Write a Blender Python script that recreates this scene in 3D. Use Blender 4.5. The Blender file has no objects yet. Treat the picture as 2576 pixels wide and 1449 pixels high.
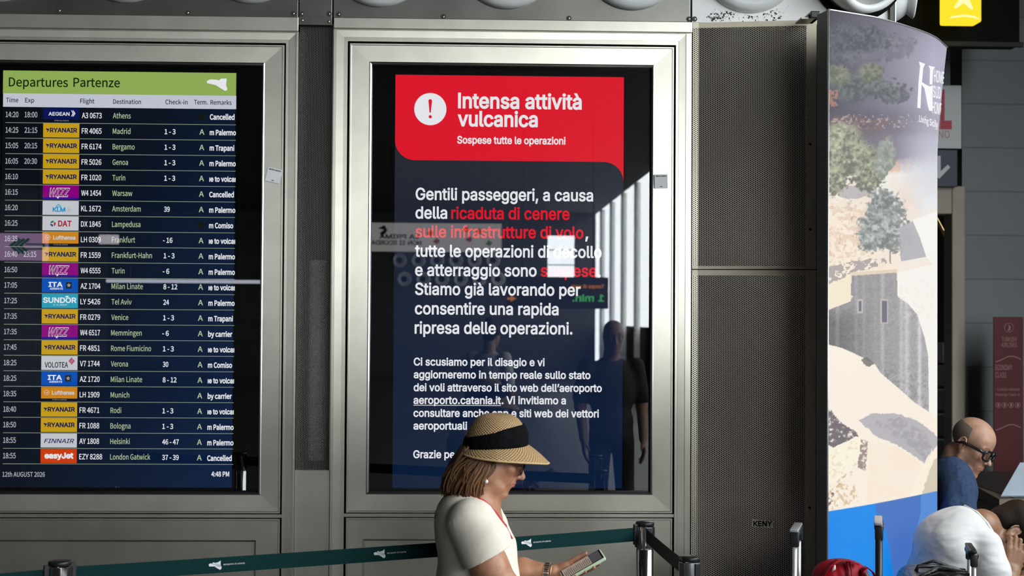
import bpy, bmesh, math, os, random
import numpy as np
from mathutils import Vector, Matrix, Euler
from mathutils.geometry import tessellate_polygon, delaunay_2d_cdt

random.seed(7)
rng = np.random.default_rng(11)
SC = bpy.context.scene
COL = SC.collection
PI = math.pi

# ------------------------------------------------------------------ camera
F_PX = 3578.0                       # focal length in pixels of a 2576 px wide frame
CAM = Vector((0.0, -5.78, 1.72))
YAW, PITCH, ROLL = math.radians(1.8), math.radians(1.13), 0.0062
fwd = Vector((math.sin(YAW) * math.cos(PITCH), math.cos(YAW) * math.cos(PITCH), math.sin(PITCH)))
r0 = Vector((math.cos(YAW), -math.sin(YAW), 0.0))
u0 = r0.cross(fwd).normalized()
RT = (r0 * math.cos(ROLL) + u0 * math.sin(ROLL)).normalized()
UP = (u0 * math.cos(ROLL) - r0 * math.sin(ROLL)).normalized()
cam_data = bpy.data.cameras.new('camera')
cam_data.sensor_width = 36.0
cam_data.lens = 36.0 * F_PX / 2576.0
cam_data.clip_end = 300
cam_data.dof.use_dof = True
cam_data.dof.focus_distance = 5.25
cam_data.dof.aperture_fstop = 5.0
cam = bpy.data.objects.new('camera', cam_data)
COL.objects.link(cam)
M = Matrix((RT, UP, -fwd)).transposed().to_4x4()
M.translation = CAM
cam.matrix_world = M
SC.camera = cam

# ------------------------------------------------------------------ view, world, lights
SC.view_settings.view_transform = 'Standard'
SC.view_settings.look = 'None'
SC.view_settings.gamma = 1.0
SC.view_settings.use_curve_mapping = False
SC.view_settings.exposure = 0.0
SC.cycles.use_denoising = True
SC.cycles.max_bounces = 8
SC.cycles.transparent_max_bounces = 16
SC.cycles.caustics_reflective = False
SC.cycles.caustics_refractive = False
SC.cycles.sample_clamp_indirect = 6.0

world = bpy.data.worlds.new('sky')
SC.world = world
world.use_nodes = True
wn = world.node_tree.nodes
wn['Background'].inputs[0].default_value = (0.90, 0.96, 1.0, 1)
wn['Background'].inputs[1].default_value = 8.0

FACADE_X, CEIL_Z, HALL_END = 3.6, 4.6, -34.0


def area_light(name, loc, rot, sx, sy, power, color=(1, 1, 1), portal=False):
    l = bpy.data.lights.new(name, 'AREA')
    l.shape = 'RECTANGLE'
    l.size, l.size_y = sx, sy
    l.energy = power
    l.color = color
    if portal:
        l.cycles.is_portal = True
    o = bpy.data.objects.new(name, l)
    COL.objects.link(o)
    o.location = loc
    o.rotation_euler = rot
    return o


# the open daylight side of the hall guides the sky light in
area_light('facade_daylight_portal', (FACADE_X + 0.3, (HALL_END - 0.6) / 2, CEIL_Z / 2), (0, math.radians(90), 0),
           CEIL_Z, -HALL_END - 0.6, 1.0, portal=True)


# ------------------------------------------------------------------ pixel rays (2576 x 1449)
def ray(px, py):
    return fwd * F_PX + RT * (px - 1288.0) + UP * (724.5 - py)


def at(px, py, Y=0.0):
    """the point of the upright plane y = Y that this pixel of the photograph shows"""
    d = ray(px, py)
    return CAM + d * ((Y - CAM.y) / d.y)


def px_of(p):
    d = Vector(p) - CAM
    z = d.dot(fwd)
    return 1288 + F_PX * d.dot(RT) / z, 724.5 - F_PX * d.dot(UP) / z


# ------------------------------------------------------------------ materials
MATS = {}


def mat(name, col=(.8, .8, .8), rough=.5, metal=0., emit=None, es=1.0, spec=.5, alpha=None, coat=0., sss=0.):
    if name in MATS:
        return MATS[name]
    m = bpy.data.materials.new(name)
    m.use_nodes = True
    b = m.node_tree.nodes['Principled BSDF']
    b.inputs['Base Color'].default_value = (*col, 1)
    b.inputs['Roughness'].default_value = rough
    b.inputs['Metallic'].default_value = metal
    b.inputs['Specular IOR Level'].default_value = spec
    b.inputs['Coat Weight'].default_value = coat
    if sss:
        b.inputs['Subsurface Weight'].default_value = sss
        b.inputs['Subsurface Radius'].default_value = (.012, .005, .003)
        b.inputs['Subsurface Scale'].default_value = 1.0
    if emit is not None:
        b.inputs['Emission Color'].default_value = (*emit, 1)
        b.inputs['Emission Strength'].default_value = es
    MATS[name] = m
    return m


def nt(m):
    return m.node_tree.nodes, m.node_tree.links


def N(m, kind, **kw):
    n = m.node_tree.nodes.new(kind)
    for k, v in kw.items():
        setattr(n, k, v)
    return n


def math_node(m, op, a, b=None, c=None):
    n = N(m, 'ShaderNodeMath', operation=op)
    for i, v in enumerate((a, b, c)):
        if v is None:
            continue
        if isinstance(v, (int, float)):
            n.inputs[i].default_value = v
        else:
            m.node_tree.links.new(v, n.inputs[i])
    return n.outputs[0]


def ramp(m, fac, stops):
    r = N(m, 'ShaderNodeValToRGB')
    e = r.color_ramp.elements
    while len(e) < len(stops):
        e.new(.5)
    for el, (p, c) in zip(e, stops):
        el.position = p
        el.color = (*c, 1)
    m.node_tree.links.new(fac, r.inputs[0])
    return r.outputs[0]


def noise(m, scale, stretch=(1, 1, 1), detail=4, coord='Object'):
    tc = N(m, 'ShaderNodeTexCoord')
    mp = N(m, 'ShaderNodeMapping')
    mp.inputs['Scale'].default_value = stretch
    n = N(m, 'ShaderNodeTexNoise')
    n.inputs['Scale'].default_value = scale
    n.inputs['Detail'].default_value = detail
    m.node_tree.links.new(tc.outputs[coord], mp.inputs[0])
    m.node_tree.links.new(mp.outputs[0], n.inputs['Vector'])
    return n.outputs['Fac']


def bsdf(m):
    return m.node_tree.nodes['Principled BSDF']


def noisy(name, c0, c1, scale=8, stretch=(1, 1, 1), rough=.5, metal=0., bump=0., bscale=None, spec=.5, r01=None, sss=0.):
    if name in MATS:
        return MATS[name]
    m = mat(name, c0, rough, metal, spec=spec, sss=sss)
    f = noise(m, scale, stretch)
    m.node_tree.links.new(ramp(m, f, [(.3, c0), (.7, c1)]), bsdf(m).inputs['Base Color'])
    if r01:
        rr = N(m, 'ShaderNodeMapRange')
        rr.inputs['To Min'].default_value, rr.inputs['To Max'].default_value = r01
        m.node_tree.links.new(f, rr.inputs[0])
        m.node_tree.links.new(rr.outputs[0], bsdf(m).inputs['Roughness'])
    if bump:
        bf = noise(m, bscale or scale * 3, stretch)
        bp = N(m, 'ShaderNodeBump')
        bp.inputs['Strength'].default_value = bump
        bp.inputs['Distance'].default_value = .01
        m.node_tree.links.new(bf, bp.inputs['Height'])
        m.node_tree.links.new(bp.outputs[0], bsdf(m).inputs['Normal'])
    return m


def glow(name, col, s=1.0):
    """a lit area of a display: its colour is light it gives off"""
    if name in MATS:
        return MATS[name]
    return mat(name, (0.004, 0.004, 0.005), .3, emit=col, es=s, spec=0.0)


STEEL = noisy('satin_steel', (.635, .605, .515), (.69, .66, .565), 3, (3, 3, 3), rough=.31, metal=1., r01=(.305, .33))
# brushed up and down: highlights spread sideways
_tg = N(STEEL, 'ShaderNodeCombineXYZ')
_tg.inputs[0].default_value = 1.0
STEEL.node_tree.links.new(_tg.outputs[0], bsdf(STEEL).inputs['Tangent'])
bsdf(STEEL).inputs['Anisotropic'].default_value = .74
STEEL_LIP = mat('polished_steel_lip', (.78, .76, .70), .22, 1.)
CHROME = mat('chrome', (.80, .80, .80), .12, 1.)
BLACK_PL = mat('black_plastic', (.012, .012, .013), .38)
BLACK_MASK = mat('black_screen_mask', (.002, .002, .0025), .5, spec=.05)
GAP = mat('dark_gap', (.006, .006, .006), .9, spec=.05)

GLASS = bpy.data.materials.new('screen_glass')
GLASS.use_nodes = True
_n, _l = nt(GLASS)
_n.remove(_n['Principled BSDF'])
_t = N(GLASS, 'ShaderNodeBsdfTransparent')
_t.inputs[0].default_value = (.97, .975, .975, 1)
_g = N(GLASS, 'ShaderNodeBsdfGlossy')
_g.inputs['Roughness'].default_value = 0.0
_fr = N(GLASS, 'ShaderNodeFresnel')
_fr.inputs[0].default_value = 1.8
_mx = N(GLASS, 'ShaderNodeMixShader')
_l.new(_fr.outputs[0], _mx.inputs[0])
_l.new(_t.outputs[0], _mx.inputs[1])
_l.new(_g.outputs[0], _mx.inputs[2])
_l.new(_mx.outputs[0], _n['Material Output'].inputs[0])


def perforated(name, c0, c1, a=.0070, b=.0081, r=.0027, rough=.4, metal=1.0):
    """sheet metal with staggered round holes (UV in metres)"""
    m = noisy(name, c0, c1, 5, (1, 1, .35), rough=rough, metal=metal)
    n, l = nt(m)
    uv = N(m, 'ShaderNodeUVMap')
    sp = N(m, 'ShaderNodeSeparateXYZ')
    l.new(uv.outputs[0], sp.inputs[0])
    ds = []
    for ox, oz in ((0, 0), (a, b / 2)):
        x = math_node(m, 'WRAP', math_node(m, 'ADD', sp.outputs[0], ox), a, -a)
        z = math_node(m, 'WRAP', math_node(m, 'ADD', sp.outputs[1], oz), b / 2, -b / 2)
        ds.append(math_node(m, 'ADD', math_node(m, 'MULTIPLY', x, x), math_node(m, 'MULTIPLY', z, z)))
    hole = math_node(m, 'LESS_THAN', math_node(m, 'MINIMUM', ds[0], ds[1]), r * r)
    tr = N(m, 'ShaderNodeBsdfTransparent')
    mx = N(m, 'ShaderNodeMixShader')
    l.new(hole, mx.inputs[0])
    l.new(bsdf(m).outputs[0], mx.inputs[1])
    l.new(tr.outputs[0], mx.inputs[2])
    l.new(mx.outputs[0], n['Material Output'].inputs[0])
    return m


# ------------------------------------------------------------------ objects
def tag(o, label=None, cat=None, group=None, kind=None):
    if label:
        o['label'] = label
    if cat:
        o['category'] = cat
    if group:
        o['group'] = group
    if kind:
        o['kind'] = kind
    return o


def thing(name, loc, label, cat, group=None):
    o = bpy.data.objects.new(name, None)
    o.empty_display_size = .05
    COL.objects.link(o)
    o.location = loc
    return tag(o, label, cat, group)


def link(name, me, parent=None):
    o = bpy.data.objects.new(name, me)
    COL.objects.link(o)
    if parent is not None:
        o.parent = parent
        t = parent.location if parent.parent is None else Vector((0, 0, 0))
        o.matrix_parent_inverse = Matrix.Translation(-Vector(t))
    return o


def copy_tree(o, parent=None):
    c = o.copy()
    COL.objects.link(c)
    if parent is not None:
        c.parent = parent
    for ch in list(o.children):
        copy_tree(ch, c)
    return c


class MB:
    """collects shapes in world coordinates and links them as one mesh object"""

    def __init__(self):
        self.v, self.f, self.mi, self.mats, self.uv, self.sm = [], [], [], [], {}, []

    def slot(self, m):
        if m not in self.mats:
            self.mats.append(m)
        return self.mats.index(m)

    def add(self, vs, fs, m, smooth=False, uvs=None):
        o = len(self.v)
        self.v += [tuple(p) for p in vs]
        s = self.slot(m)
        for f in fs:
            if uvs is not None:
                self.uv[len(self.f)] = [uvs[i] for i in f]
            self.f.append([i + o for i in f])
            self.mi.append(s)
            self.sm.append(smooth)

    def quad(self, a, b, c, d, m, uvs=None):
        self.add([a, b, c, d], [(0, 1, 2, 3)], m, uvs=uvs)

    def box(self, x0, x1, y0, y1, z0, z1, m, bev=0.0):
        if bev <= 0:
            vs = [(x, y, z) for x in (x0, x1) for y in (y0, y1) for z in (z0, z1)]
            fs = [(0, 1, 3, 2), (4, 6, 7, 5), (0, 4, 5, 1), (2, 3, 7, 6), (0, 2, 6, 4), (1, 5, 7, 3)]
            self.add(vs, fs, m)
        else:
            self.rbox(Vector(((x0 + x1) / 2, (y0 + y1) / 2, (z0 + z1) / 2)),
                      (abs(x1 - x0) / 2, abs(y1 - y0) / 2, abs(z1 - z0) / 2), Matrix.Identity(3), m, bev)

    def rbox(self, c, half, R, m, bev=.004, seg=2):
        bm = bmesh.new()
        bmesh.ops.create_cube(bm, size=2)
        for v in bm.verts:
            v.co = Vector((v.co.x * half[0], v.co.y * half[1], v.co.z * half[2]))
        if bev > 0:
            bmesh.ops.bevel(bm, geom=bm.edges[:], offset=bev, segments=seg, affect='EDGES', profile=.5)
        bm.verts.index_update()
        self.add([Vector(c) + R @ v.co for v in bm.verts], [[v.index for v in f.verts] for f in bm.faces], m, seg > 2)
        bm.free()

    def lathe(self, c, prof, m, axis=Vector((0, 0, 1)), n=32, smooth=True, ref=None, closed=True):
        """prof: (radius, height) pairs along axis"""
        ax = Vector(axis).normalized()
        e1 = (Vector((1, 0, 0)) if abs(ax.x) < .9 else Vector((0, 1, 0)))
        e1 = (e1 - ax * e1.dot(ax)).normalized()
        e2 = ax.cross(e1)
        vs, fs = [], []
        for r, h in prof:
            for k in range(n):
                a = 2 * PI * k / n
                vs.append(Vector(c) + ax * h + (e1 * math.cos(a) + e2 * math.sin(a)) * r)
        for i in range(len(prof) - 1):
            for k in range(n):
                k2 = (k + 1) % n
                fs.append((i * n + k, i * n + k2, (i + 1) * n + k2, (i + 1) * n + k))
        self.add(vs, fs, m, smooth)

    def tube(self, pts, r, m, n=10, smooth=True, caps=True):
        pts = [Vector(p) for p in pts]
        rs = r if isinstance(r, (list, tuple)) else [r] * len(pts)
        vs, fs = [], []
        ref = Vector((0, 0, 1))
        for i, p in enumerate(pts):
            t = (pts[min(i + 1, len(pts) - 1)] - pts[max(i - 1, 0)]).normalized()
            if abs(t.dot(ref)) > .95:
                ref = Vector((0, 1, 0)) if abs(t.y) < .9 else Vector((1, 0, 0))
            e1 = (ref - t * ref.dot(t)).normalized()
            e2 = t.cross(e1)
            ref = e1
            for k in range(n):
                a = 2 * PI * k / n
                vs.append(p + (e1 * math.cos(a) + e2 * math.sin(a)) * rs[i])
        for i in range(len(pts) - 1):
            for k in range(n):
                k2 = (k + 1) % n
                fs.append((i * n + k, i * n + k2, (i + 1) * n + k2, (i + 1) * n + k))
        if caps:
            fs.append(tuple(reversed(range(n))))
            fs.append(tuple(range((len(pts) - 1) * n, len(pts) * n)))
        self.add(vs, fs, m, smooth)

    def ball(self, c, r, m, R=None, nu=20, nv=14):
        rr = r if isinstance(r, (list, tuple)) else (r, r, r)
        vs, fs = [], []
        R = R or Matrix.Identity(3)
        for i in range(nv + 1):
            t = PI * i / nv
            for k in range(nu):
                a = 2 * PI * k / nu
                vs.append(Vector(c) + R @ Vector((rr[0] * math.sin(t) * math.cos(a), rr[1] * math.sin(t) * math.sin(a), rr[2] * math.cos(t))))
        for i in range(nv):
            for k in range(nu):
                k2 = (k + 1) % nu
                fs.append((i * nu + k, (i + 1) * nu + k, (i + 1) * nu + k2, i * nu + k2))
        self.add(vs, fs, m, True)

    def rings(self, rects, m):
        """mitred frame: quads between successive upright rectangles (x0, x1, z0, z1, y)"""
        for (a, b) in zip(rects, rects[1:]):
            p = [(a[0], a[4], a[2]), (a[1], a[4], a[2]), (a[1], a[4], a[3]), (a[0], a[4], a[3])]
            q = [(b[0], b[4], b[2]), (b[1], b[4], b[2]), (b[1], b[4], b[3]), (b[0], b[4], b[3])]
            for i in range(4):
                j = (i + 1) % 4
                self.quad(p[i], p[j], q[j], q[i], m)

    def poly(self, loops, fn, m):
        """flat polygon with holes; fn maps its (u, v) to a point"""
        tris = tessellate_polygon([[Vector((u, v, 0)) for u, v in lp] for lp in loops])
        flat = [p for lp in loops for p in lp]
        self.add([fn(u, v) for u, v in flat], tris, m)

    def text(self, s, fn, m, x0, y0, w=None, h=1.0, font='sans', bold=0.0, shear=0.0, align='l', sub=0):
        """s set with its cap height h from (x0, y0), squeezed or stretched to the width w"""
        pts, tris, width = glyphs(s, font, bold)
        kx = (w / width) if w else h
        ox = x0 - (width * kx / 2 if align == 'c' else 0)
        self.add([fn(ox + kx * x + shear * h * y, y0 + h * y) for x, y in pts], tris, m)

    def build(self, name, parent=None, label=None, bevel=0.0, attr=None):
        me = bpy.data.meshes.new(name)
        me.from_pydata(self.v, [], self.f)
        for m in self.mats:
            me.materials.append(m)
        me.polygons.foreach_set('material_index', self.mi)
        me.polygons.foreach_set('use_smooth', self.sm)
        if self.uv:
            ul = me.uv_layers.new(name='UVMap')
            for fi, us in self.uv.items():
                for li, u in zip(me.polygons[fi].loop_indices, us):
                    ul.data[li].uv = u
        me.update()
        o = link(name, me, parent)
        if bevel:
            bv = o.modifiers.new('bevel', 'BEVEL')
            bv.width = bevel
            bv.segments = 2
            bv.limit_method = 'ANGLE'
        if label:
            o['label'] = label
        return o


# ------------------------------------------------------------------ lettering
_FD = os.path.join(bpy.utils.system_resource('DATAFILES') or '', 'fonts')
FONTS = {}
for key, fn_ in (('sans', 'Inter.woff2'), ('hum', 'Noto Sans CJK Regular.woff2')):
    try:
        FONTS[key] = bpy.data.fonts.load(os.path.join(_FD, fn_))
    except Exception:
        FONTS[key] = None
_GC, _CAP = {}, {}


def _area(lp):
    return sum(a[0] * b[1] - b[0] * a[1] for a, b in zip(lp, lp[1:] + lp[:1])) / 2


def _outline(s, font):
    cu = bpy.data.curves.new('lettering', 'FONT')
    cu.body = s
    cu.fill_mode = 'NONE'
    cu.resolution_u = 4
    if FONTS.get(font):
        cu.font = FONTS[font]
    ob = bpy.data.objects.new('lettering', cu)
    COL.objects.link(ob)
    dg = bpy.context.evaluated_depsgraph_get()
    me = bpy.data.meshes.new_from_object(ob.evaluated_get(dg))
    co = [(v.co.x, v.co.y) for v in me.vertices]
    nb = {}
    for e in me.edges:
        a, b = e.vertices
        nb.setdefault(a, []).append(b)
        nb.setdefault(b, []).append(a)
    seen, loops = set(), []
    for st in nb:
        if st in seen:
            continue
        lp, cur, prev = [], st, None
        while cur is not None and cur not in seen:
            seen.add(cur)
            lp.append(cur)
            nx = [q for q in nb[cur] if q not in seen]
            prev, cur = cur, (nx[0] if nx else None)
        if len(lp) > 2:
            # keep the direction the outline was drawn in (indices rise along it)
            up = sum(1 for a, b in zip(lp, lp[1:]) if b > a)
            if up < len(lp) / 2:
                lp.reverse()
            pts = []
            for i in lp:
                if not pts or (abs(co[i][0] - pts[-1][0]) + abs(co[i][1] - pts[-1][1])) > 1e-5:
                    pts.append(co[i])
            loops.append(pts)
    bpy.data.objects.remove(ob)
    bpy.data.curves.remove(cu)
    bpy.data.meshes.remove(me)
    return loops


def _grow(lp, d):
    """move a closed outline outwards (sideways of its direction) by d"""
    out = []
    n = len(lp)
    for i in range(n):
        p, q, r = lp[i - 1], lp[i], lp[(i + 1) % n]
        a = Vector((q[0] - p[0], q[1] - p[1]))
        b = Vector((r[0] - q[0], r[1] - q[1]))
        if a.length < 1e-9 or b.length < 1e-9:
            out.append(q)
            continue
        na = Vector((a.y, -a.x)).normalized()
        nb_ = Vector((b.y, -b.x)).normalized()
        nn = na + nb_
        if nn.length < 1e-6:
            out.append(q)
            continue
        nn.normalize()
        k = min(2.0, 1 / max(.3, nn.dot(na)))
        out.append((q[0] + nn.x * d * k, q[1] + nn.y * d * k))
    return out


def glyphs(s, font='sans', bold=0.0):
    """(points, triangles, width) of a line of lettering with a cap height of 1"""
    key = (s, font, bold)
    if key in _GC:
        return _GC[key]
    if font not in _CAP:
        ys = [y for lp in _outline('H', font) for _, y in lp]
        _CAP[font] = max(ys) - min(ys)
    cap = _CAP[font]
    loops = []
    for lp in _outline(s, font):
        q = []
        for x, y in lp:
            p = (x / cap, y / cap)
            if not q or math.hypot(p[0] - q[-1][0], p[1] - q[-1][1]) > .012:
                q.append(p)
        if len(q) > 2 and math.hypot(q[0][0] - q[-1][0], q[0][1] - q[-1][1]) < .012:
            q.pop()
        if len(q) > 2:
            loops.append(q)
    big = max(loops, key=lambda l: abs(_area(l)))
    sgn = 1 if _area(big) > 0 else -1
    if bold:
        loops = [_grow(l, bold * sgn) for l in loops]
    vs, es = [], []
    for l in loops:
        o = len(vs)
        vs += [Vector(p) for p in l]
        es += [(o + i, o + (i + 1) % len(l)) for i in range(len(l))]
    res = delaunay_2d_cdt(vs, es, [], 0, 1e-5)
    P = np.array([(v.x, v.y) for v in res[0]])
    T = np.array([list(f) for f in res[2]], int)
    c = P[T].mean(1)
    A = np.array([(vs[a].x, vs[a].y) for a, b in es])
    B = np.array([(vs[b].x, vs[b].y) for a, b in es])
    wn_ = np.zeros(len(c), int)
    for (x1, y1), (x2, y2) in zip(A, B):
        if y1 == y2:
            continue
        m_ = ((y1 <= c[:, 1]) & (c[:, 1] < y2)) | ((y2 <= c[:, 1]) & (c[:, 1] < y1))
        if not m_.any():
            continue
        xi = (x2 - x1) * (c[:, 1] - y1) / (y2 - y1) + x1
        hit = m_ & (c[:, 0] < xi)
        wn_[hit] += 1 if y2 > y1 else -1
    T = T[wn_ * sgn > 0]
    mn = min(p[0] for l in loops for p in l)
    mx = max(p[0] for l in loops for p in l)
    _GC[key] = ([(x - mn, y) for x, y in P], [tuple(t) for t in T.tolist()], mx - mn)
    return _GC[key]

# ================================================================== the hall
WALL_DARK = noisy('dark_plaster', (.07, .07, .07), (.10, .10, .10), 3, rough=.85)
CEIL_M = noisy('dark_ceiling', (.022, .022, .023), (.034, .034, .035), 2, (1, 8, 1), rough=.8)
FLOOR_M = noisy('polished_stone_floor', (.045, .042, .04), (.065, .062, .058), 6, rough=.4)
PAVE = noisy('grey_paving', (.24, .235, .23), (.30, .295, .28), 4, rough=.8)
COLUMN_M = mat('white_painted_steel', (.82, .82, .80), .45)


def structure(name, fn):
    mb = MB()
    fn(mb)
    return tag(mb.build(name), kind='structure')


structure('floor', lambda b: b.box(-10, 8, HALL_END, 9, -.2, 0, FLOOR_M))
structure('ground_outside', lambda b: b.box(8, 60, HALL_END - 20, 30, -.25, -.02, PAVE))
structure('ceiling', lambda b: b.box(-10, FACADE_X, HALL_END, .3, CEIL_Z, CEIL_Z + .3, CEIL_M))
structure('wall_back', lambda b: b.box(-10, 1.42, .36, .6, 0, CEIL_Z, GAP))
structure('wall_left', lambda b: b.box(-10.2, -10, HALL_END, .6, 0, CEIL_Z, WALL_DARK))


def front_wall(b):
    # end wall with a window to the daylight near the open side
    for x0, x1, z0, z1 in ((-10, 2.25, 0, CEIL_Z), (3.02, FACADE_X, 0, CEIL_Z), (2.25, 3.02, 0, 2.76), (2.25, 3.02, 4.0, CEIL_Z)):
        b.box(x0, x1, HALL_END - .3, HALL_END, z0, z1, WALL_DARK)
    for z in (3.17, 3.59):
        b.box(2.25, 3.02, HALL_END - .2, HALL_END - .15, z - .015, z + .015, COLUMN_M)


structure('wall_front', front_wall)

# daylight side of the hall: white columns with an eave beam
k = 0
for y in np.arange(-3.4, HALL_END, -2.6):
    mb = MB()
    mb.lathe((FACADE_X, y, 0), [(.0, 0), (.11, 0), (.11, .05), (.07, .06), (.07, CEIL_Z - .02), (0, CEIL_Z - .02)], COLUMN_M, n=20)
    k += 1
    tag(mb.build('column_%d' % k), kind='structure')
structure('facade_low_blocker', lambda b: b.box(FACADE_X + .12, FACADE_X + .22, HALL_END, -.9, 0, 1.5, WALL_DARK))  # added dark barrier standing in for the crowd, darkens the low reflections

# ------------------------------------------------------------------ the back of the hall, right of the displays
YB = 4.4                              # far wall plane


def block_wall():
    m = mat('grey_block_wall', (.2, .2, .2), .75)
    tc = N(m, 'ShaderNodeTexCoord')
    br = N(m, 'ShaderNodeTexBrick')
    br.inputs['Scale'].default_value = 1.0
    br.inputs['Mortar Size'].default_value = .006
    br.inputs['Brick Width'].default_value = 60.0
    br.inputs['Row Height'].default_value = .318
    br.inputs['Color1'].default_value = (.235, .25, .255, 1)
    br.inputs['Color2'].default_value = (.25, .265, .27, 1)
    br.inputs['Mortar'].default_value = (.17, .18, .185, 1)
    mp = N(m, 'ShaderNodeMapping')
    mp.inputs['Rotation'].default_value = (math.radians(90), 0, 0)
    mp.inputs['Location'].default_value = (.3, .1, 0)
    n, l = nt(m)
    l.new(tc.outputs['Object'], mp.inputs[0])
    l.new(mp.outputs[0], br.inputs[0])
    l.new(br.outputs[0], bsdf(m).inputs['Base Color'])
    return m


BLOCK = block_wall()
structure('wall_right_background', lambda b: b.box(at(2420, 700, YB).x, 8, YB, YB + .3, 0, CEIL_Z, BLOCK))
structure('wall_stair_recess', lambda b: (b.box(1.6, 8, YB + 2.2, YB + 2.4, 0, CEIL_Z, GAP)))
structure('wall_return', lambda b: b.box(1.42, 1.6, .36, YB + 2.3, 0, CEIL_Z, WALL_DARK))
structure('side_sky_blocker', lambda b: b.box(4.9, 5.1, -.9, YB, 0, CEIL_Z, WALL_DARK))  # unseen wall added to keep direct sky light off the background
structure('ceiling_background', lambda b: b.box(1.1, 8, .3, YB + 2.4, CEIL_Z, CEIL_Z + .3, CEIL_M))

# doorway trim in front of the dark staircase
BEIGE = noisy('beige_painted_frame', (.40, .34, .27), (.46, .39, .31), 4, rough=.5)


def door_trim(b):
    xa, xb = at(2388, 700, YB).x, at(2421, 700, YB).x
    zt, zo = at(2400, 470, YB).z, at(2380, 540, YB).z
    b.box(xa, xb, YB - .06, YB + .12, 0, zt, BEIGE, .008)
    b.box(1.6, xa, YB - .06, YB + .12, zo, zt, BEIGE, .008)
    b.box(1.6, xa, YB - .02, YB + .10, zt, CEIL_Z, BLOCK)


structure('door_1', door_trim)

# staircase going up in the dark behind the doorway
st = thing('staircase', (2.6, YB + .8, 0), 'dark staircase behind the beige doorway beside the lightbox', 'staircase')
DARKSTEP = mat('dark_stair_tread', (.05, .048, .045), .6)
for i in range(9):
    b = MB()
    b.box(2.2, 4.0, YB + .45 + .17 * i, YB + .63 + .17 * i, .02 + .19 * i, .19 * (i + 1), DARKSTEP, .006)
    b.build('step', st)
b = MB()
p0, p1 = at(2358, 556, YB + .5), at(2391, 618, YB + .5)
d = (p1 - p0)
b.tube([p0 - d * 4, p0, p1, p1 + d * 2], .014, mat('brass_handrail', (.75, .45, .18), .25, 1.), n=10)
for f in (-1.5, .6):
    q = p0 + d * f
    b.tube([q, q - Vector((0, 0, .9))], .009, DARKSTEP, n=8)
b.build('handrail', st, 'thin gold handrail')

# white sign with a red letter, arrow sign under it
W_SIGN = mat('white_sign_face', (.72, .73, .72), .5)
RED_SIGN = mat('crimson_print', (.60, .03, .07), .5)


def sign_board(name, label, x0, y0, x1, y1, face, Y, cat='sign', th=.03):
    a, c = at(x0, y0, Y), at(x1, y1, Y)
    o = thing(name, ((a.x + c.x) / 2, Y, c.z), label, cat)
    b = MB()
    b.box(a.x, c.x, Y, Y + th, c.z, a.z, face, .004)
    b.build('panel', o)
    return o, (lambda u, v, dy=-.002: Vector((at(u, 600, Y).x, Y + dy, at((x0 + x1) / 2, v, Y).z)))


Ys = YB - .12
so, sf = sign_board('wall_sign', 'white wall sign with a red letter beside the curved lightbox', 2330, 214, 2419, 374, W_SIGN, Ys)
b = MB()
b.text('IL', lambda u, v: sf(u, -v), RED_SIGN, 2340, -319, 54, 88, bold=.07)
b.text('PIENO', lambda u, v: sf(u, -v), mat('faded_red_print', (.55, .25, .25), .5), 2325, -347, 64, 18)
b.build('lettering', so)
ao, af = sign_board('arrow_sign', 'dark blue sign with a white arrow under the white sign', 2330, 376, 2409, 470,
                    mat('navy_sign_face', (.035, .045, .075), .5), Ys)
b = MB()
b.poly([[(2358, 392), (2366, 392), (2366, 431), (2384, 414), (2390, 421), (2362, 450), (2334, 421), (2340, 414), (2358, 431)]], af, W_SIGN)
b.build('arrow', ao)

# black overhead panel with the yellow light box
bo = thing('overhead_panel', (at(2400, 100, 3.6).x, 3.6, at(2400, 105, 3.6).z), 'large black overhead panel behind the yellow light', 'panel')
b = MB()
PANEL_BLK = mat('matt_black_panel', (.006, .006, .0065), .75, spec=.1)
b.box(at(2150, 100, 3.6).x, at(2566, 100, 3.6).x, 3.6, 3.75, at(2400, 113, 3.6).z, CEIL_Z - .05, PANEL_BLK, .01)
b.build('panel', bo)
b = MB()
b.box(at(2150, 100, 3.6).x, at(2572, 100, 3.6).x, 3.575, 3.6, at(2400, 118, 3.6).z, at(2400, 105, 3.6).z, mat('charcoal_trim', (.03, .03, .032), .6, spec=.2), .004)
b.build('edge_trim', bo)
yo = thing('illuminated_sign', (at(2425, 40, 3.3).x, 3.3, at(2425, 55, 3.3).z), 'yellow illuminated box sign hanging at the top right', 'sign')
b = MB()
YEL = glow('yellow_sign_light', (1.0, .80, .03), 1.0)
ya, yc = at(2382, -60, 3.3), at(2470, 55, 3.3)
b.box(ya.x, yc.x, 3.3, 3.45, yc.z, ya.z, YEL, .012)
b.build('light_box', yo)
b = MB()
YW = glow('pale_yellow_glyph', (1.0, .93, .45), 1.1)
yp = lambda u, v: Vector((at(u, 20, 3.3).x, 3.297, at(2425, v, 3.3).z))
b.poly([[(2408, -40), (2440, -40), (2436, -6), (2448, 22), (2442, 24), (2424, 8), (2404, 22), (2400, 18), (2414, -4)]], yp, YW)
b.poly([[(2386, 47), (2396, 41), (2425, 37), (2452, 40), (2465, 49), (2450, 45), (2425, 42), (2400, 45)]], yp, YW)
b.build('symbol', yo)
b = MB()
b.box(ya.x + .06, ya.x + .08, 3.36, 3.38, ya.z, CEIL_Z, PANEL_BLK)
b.box(yc.x - .08, yc.x - .06, 3.36, 3.38, ya.z, CEIL_Z, PANEL_BLK)
b.build('hanger', yo)

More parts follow.
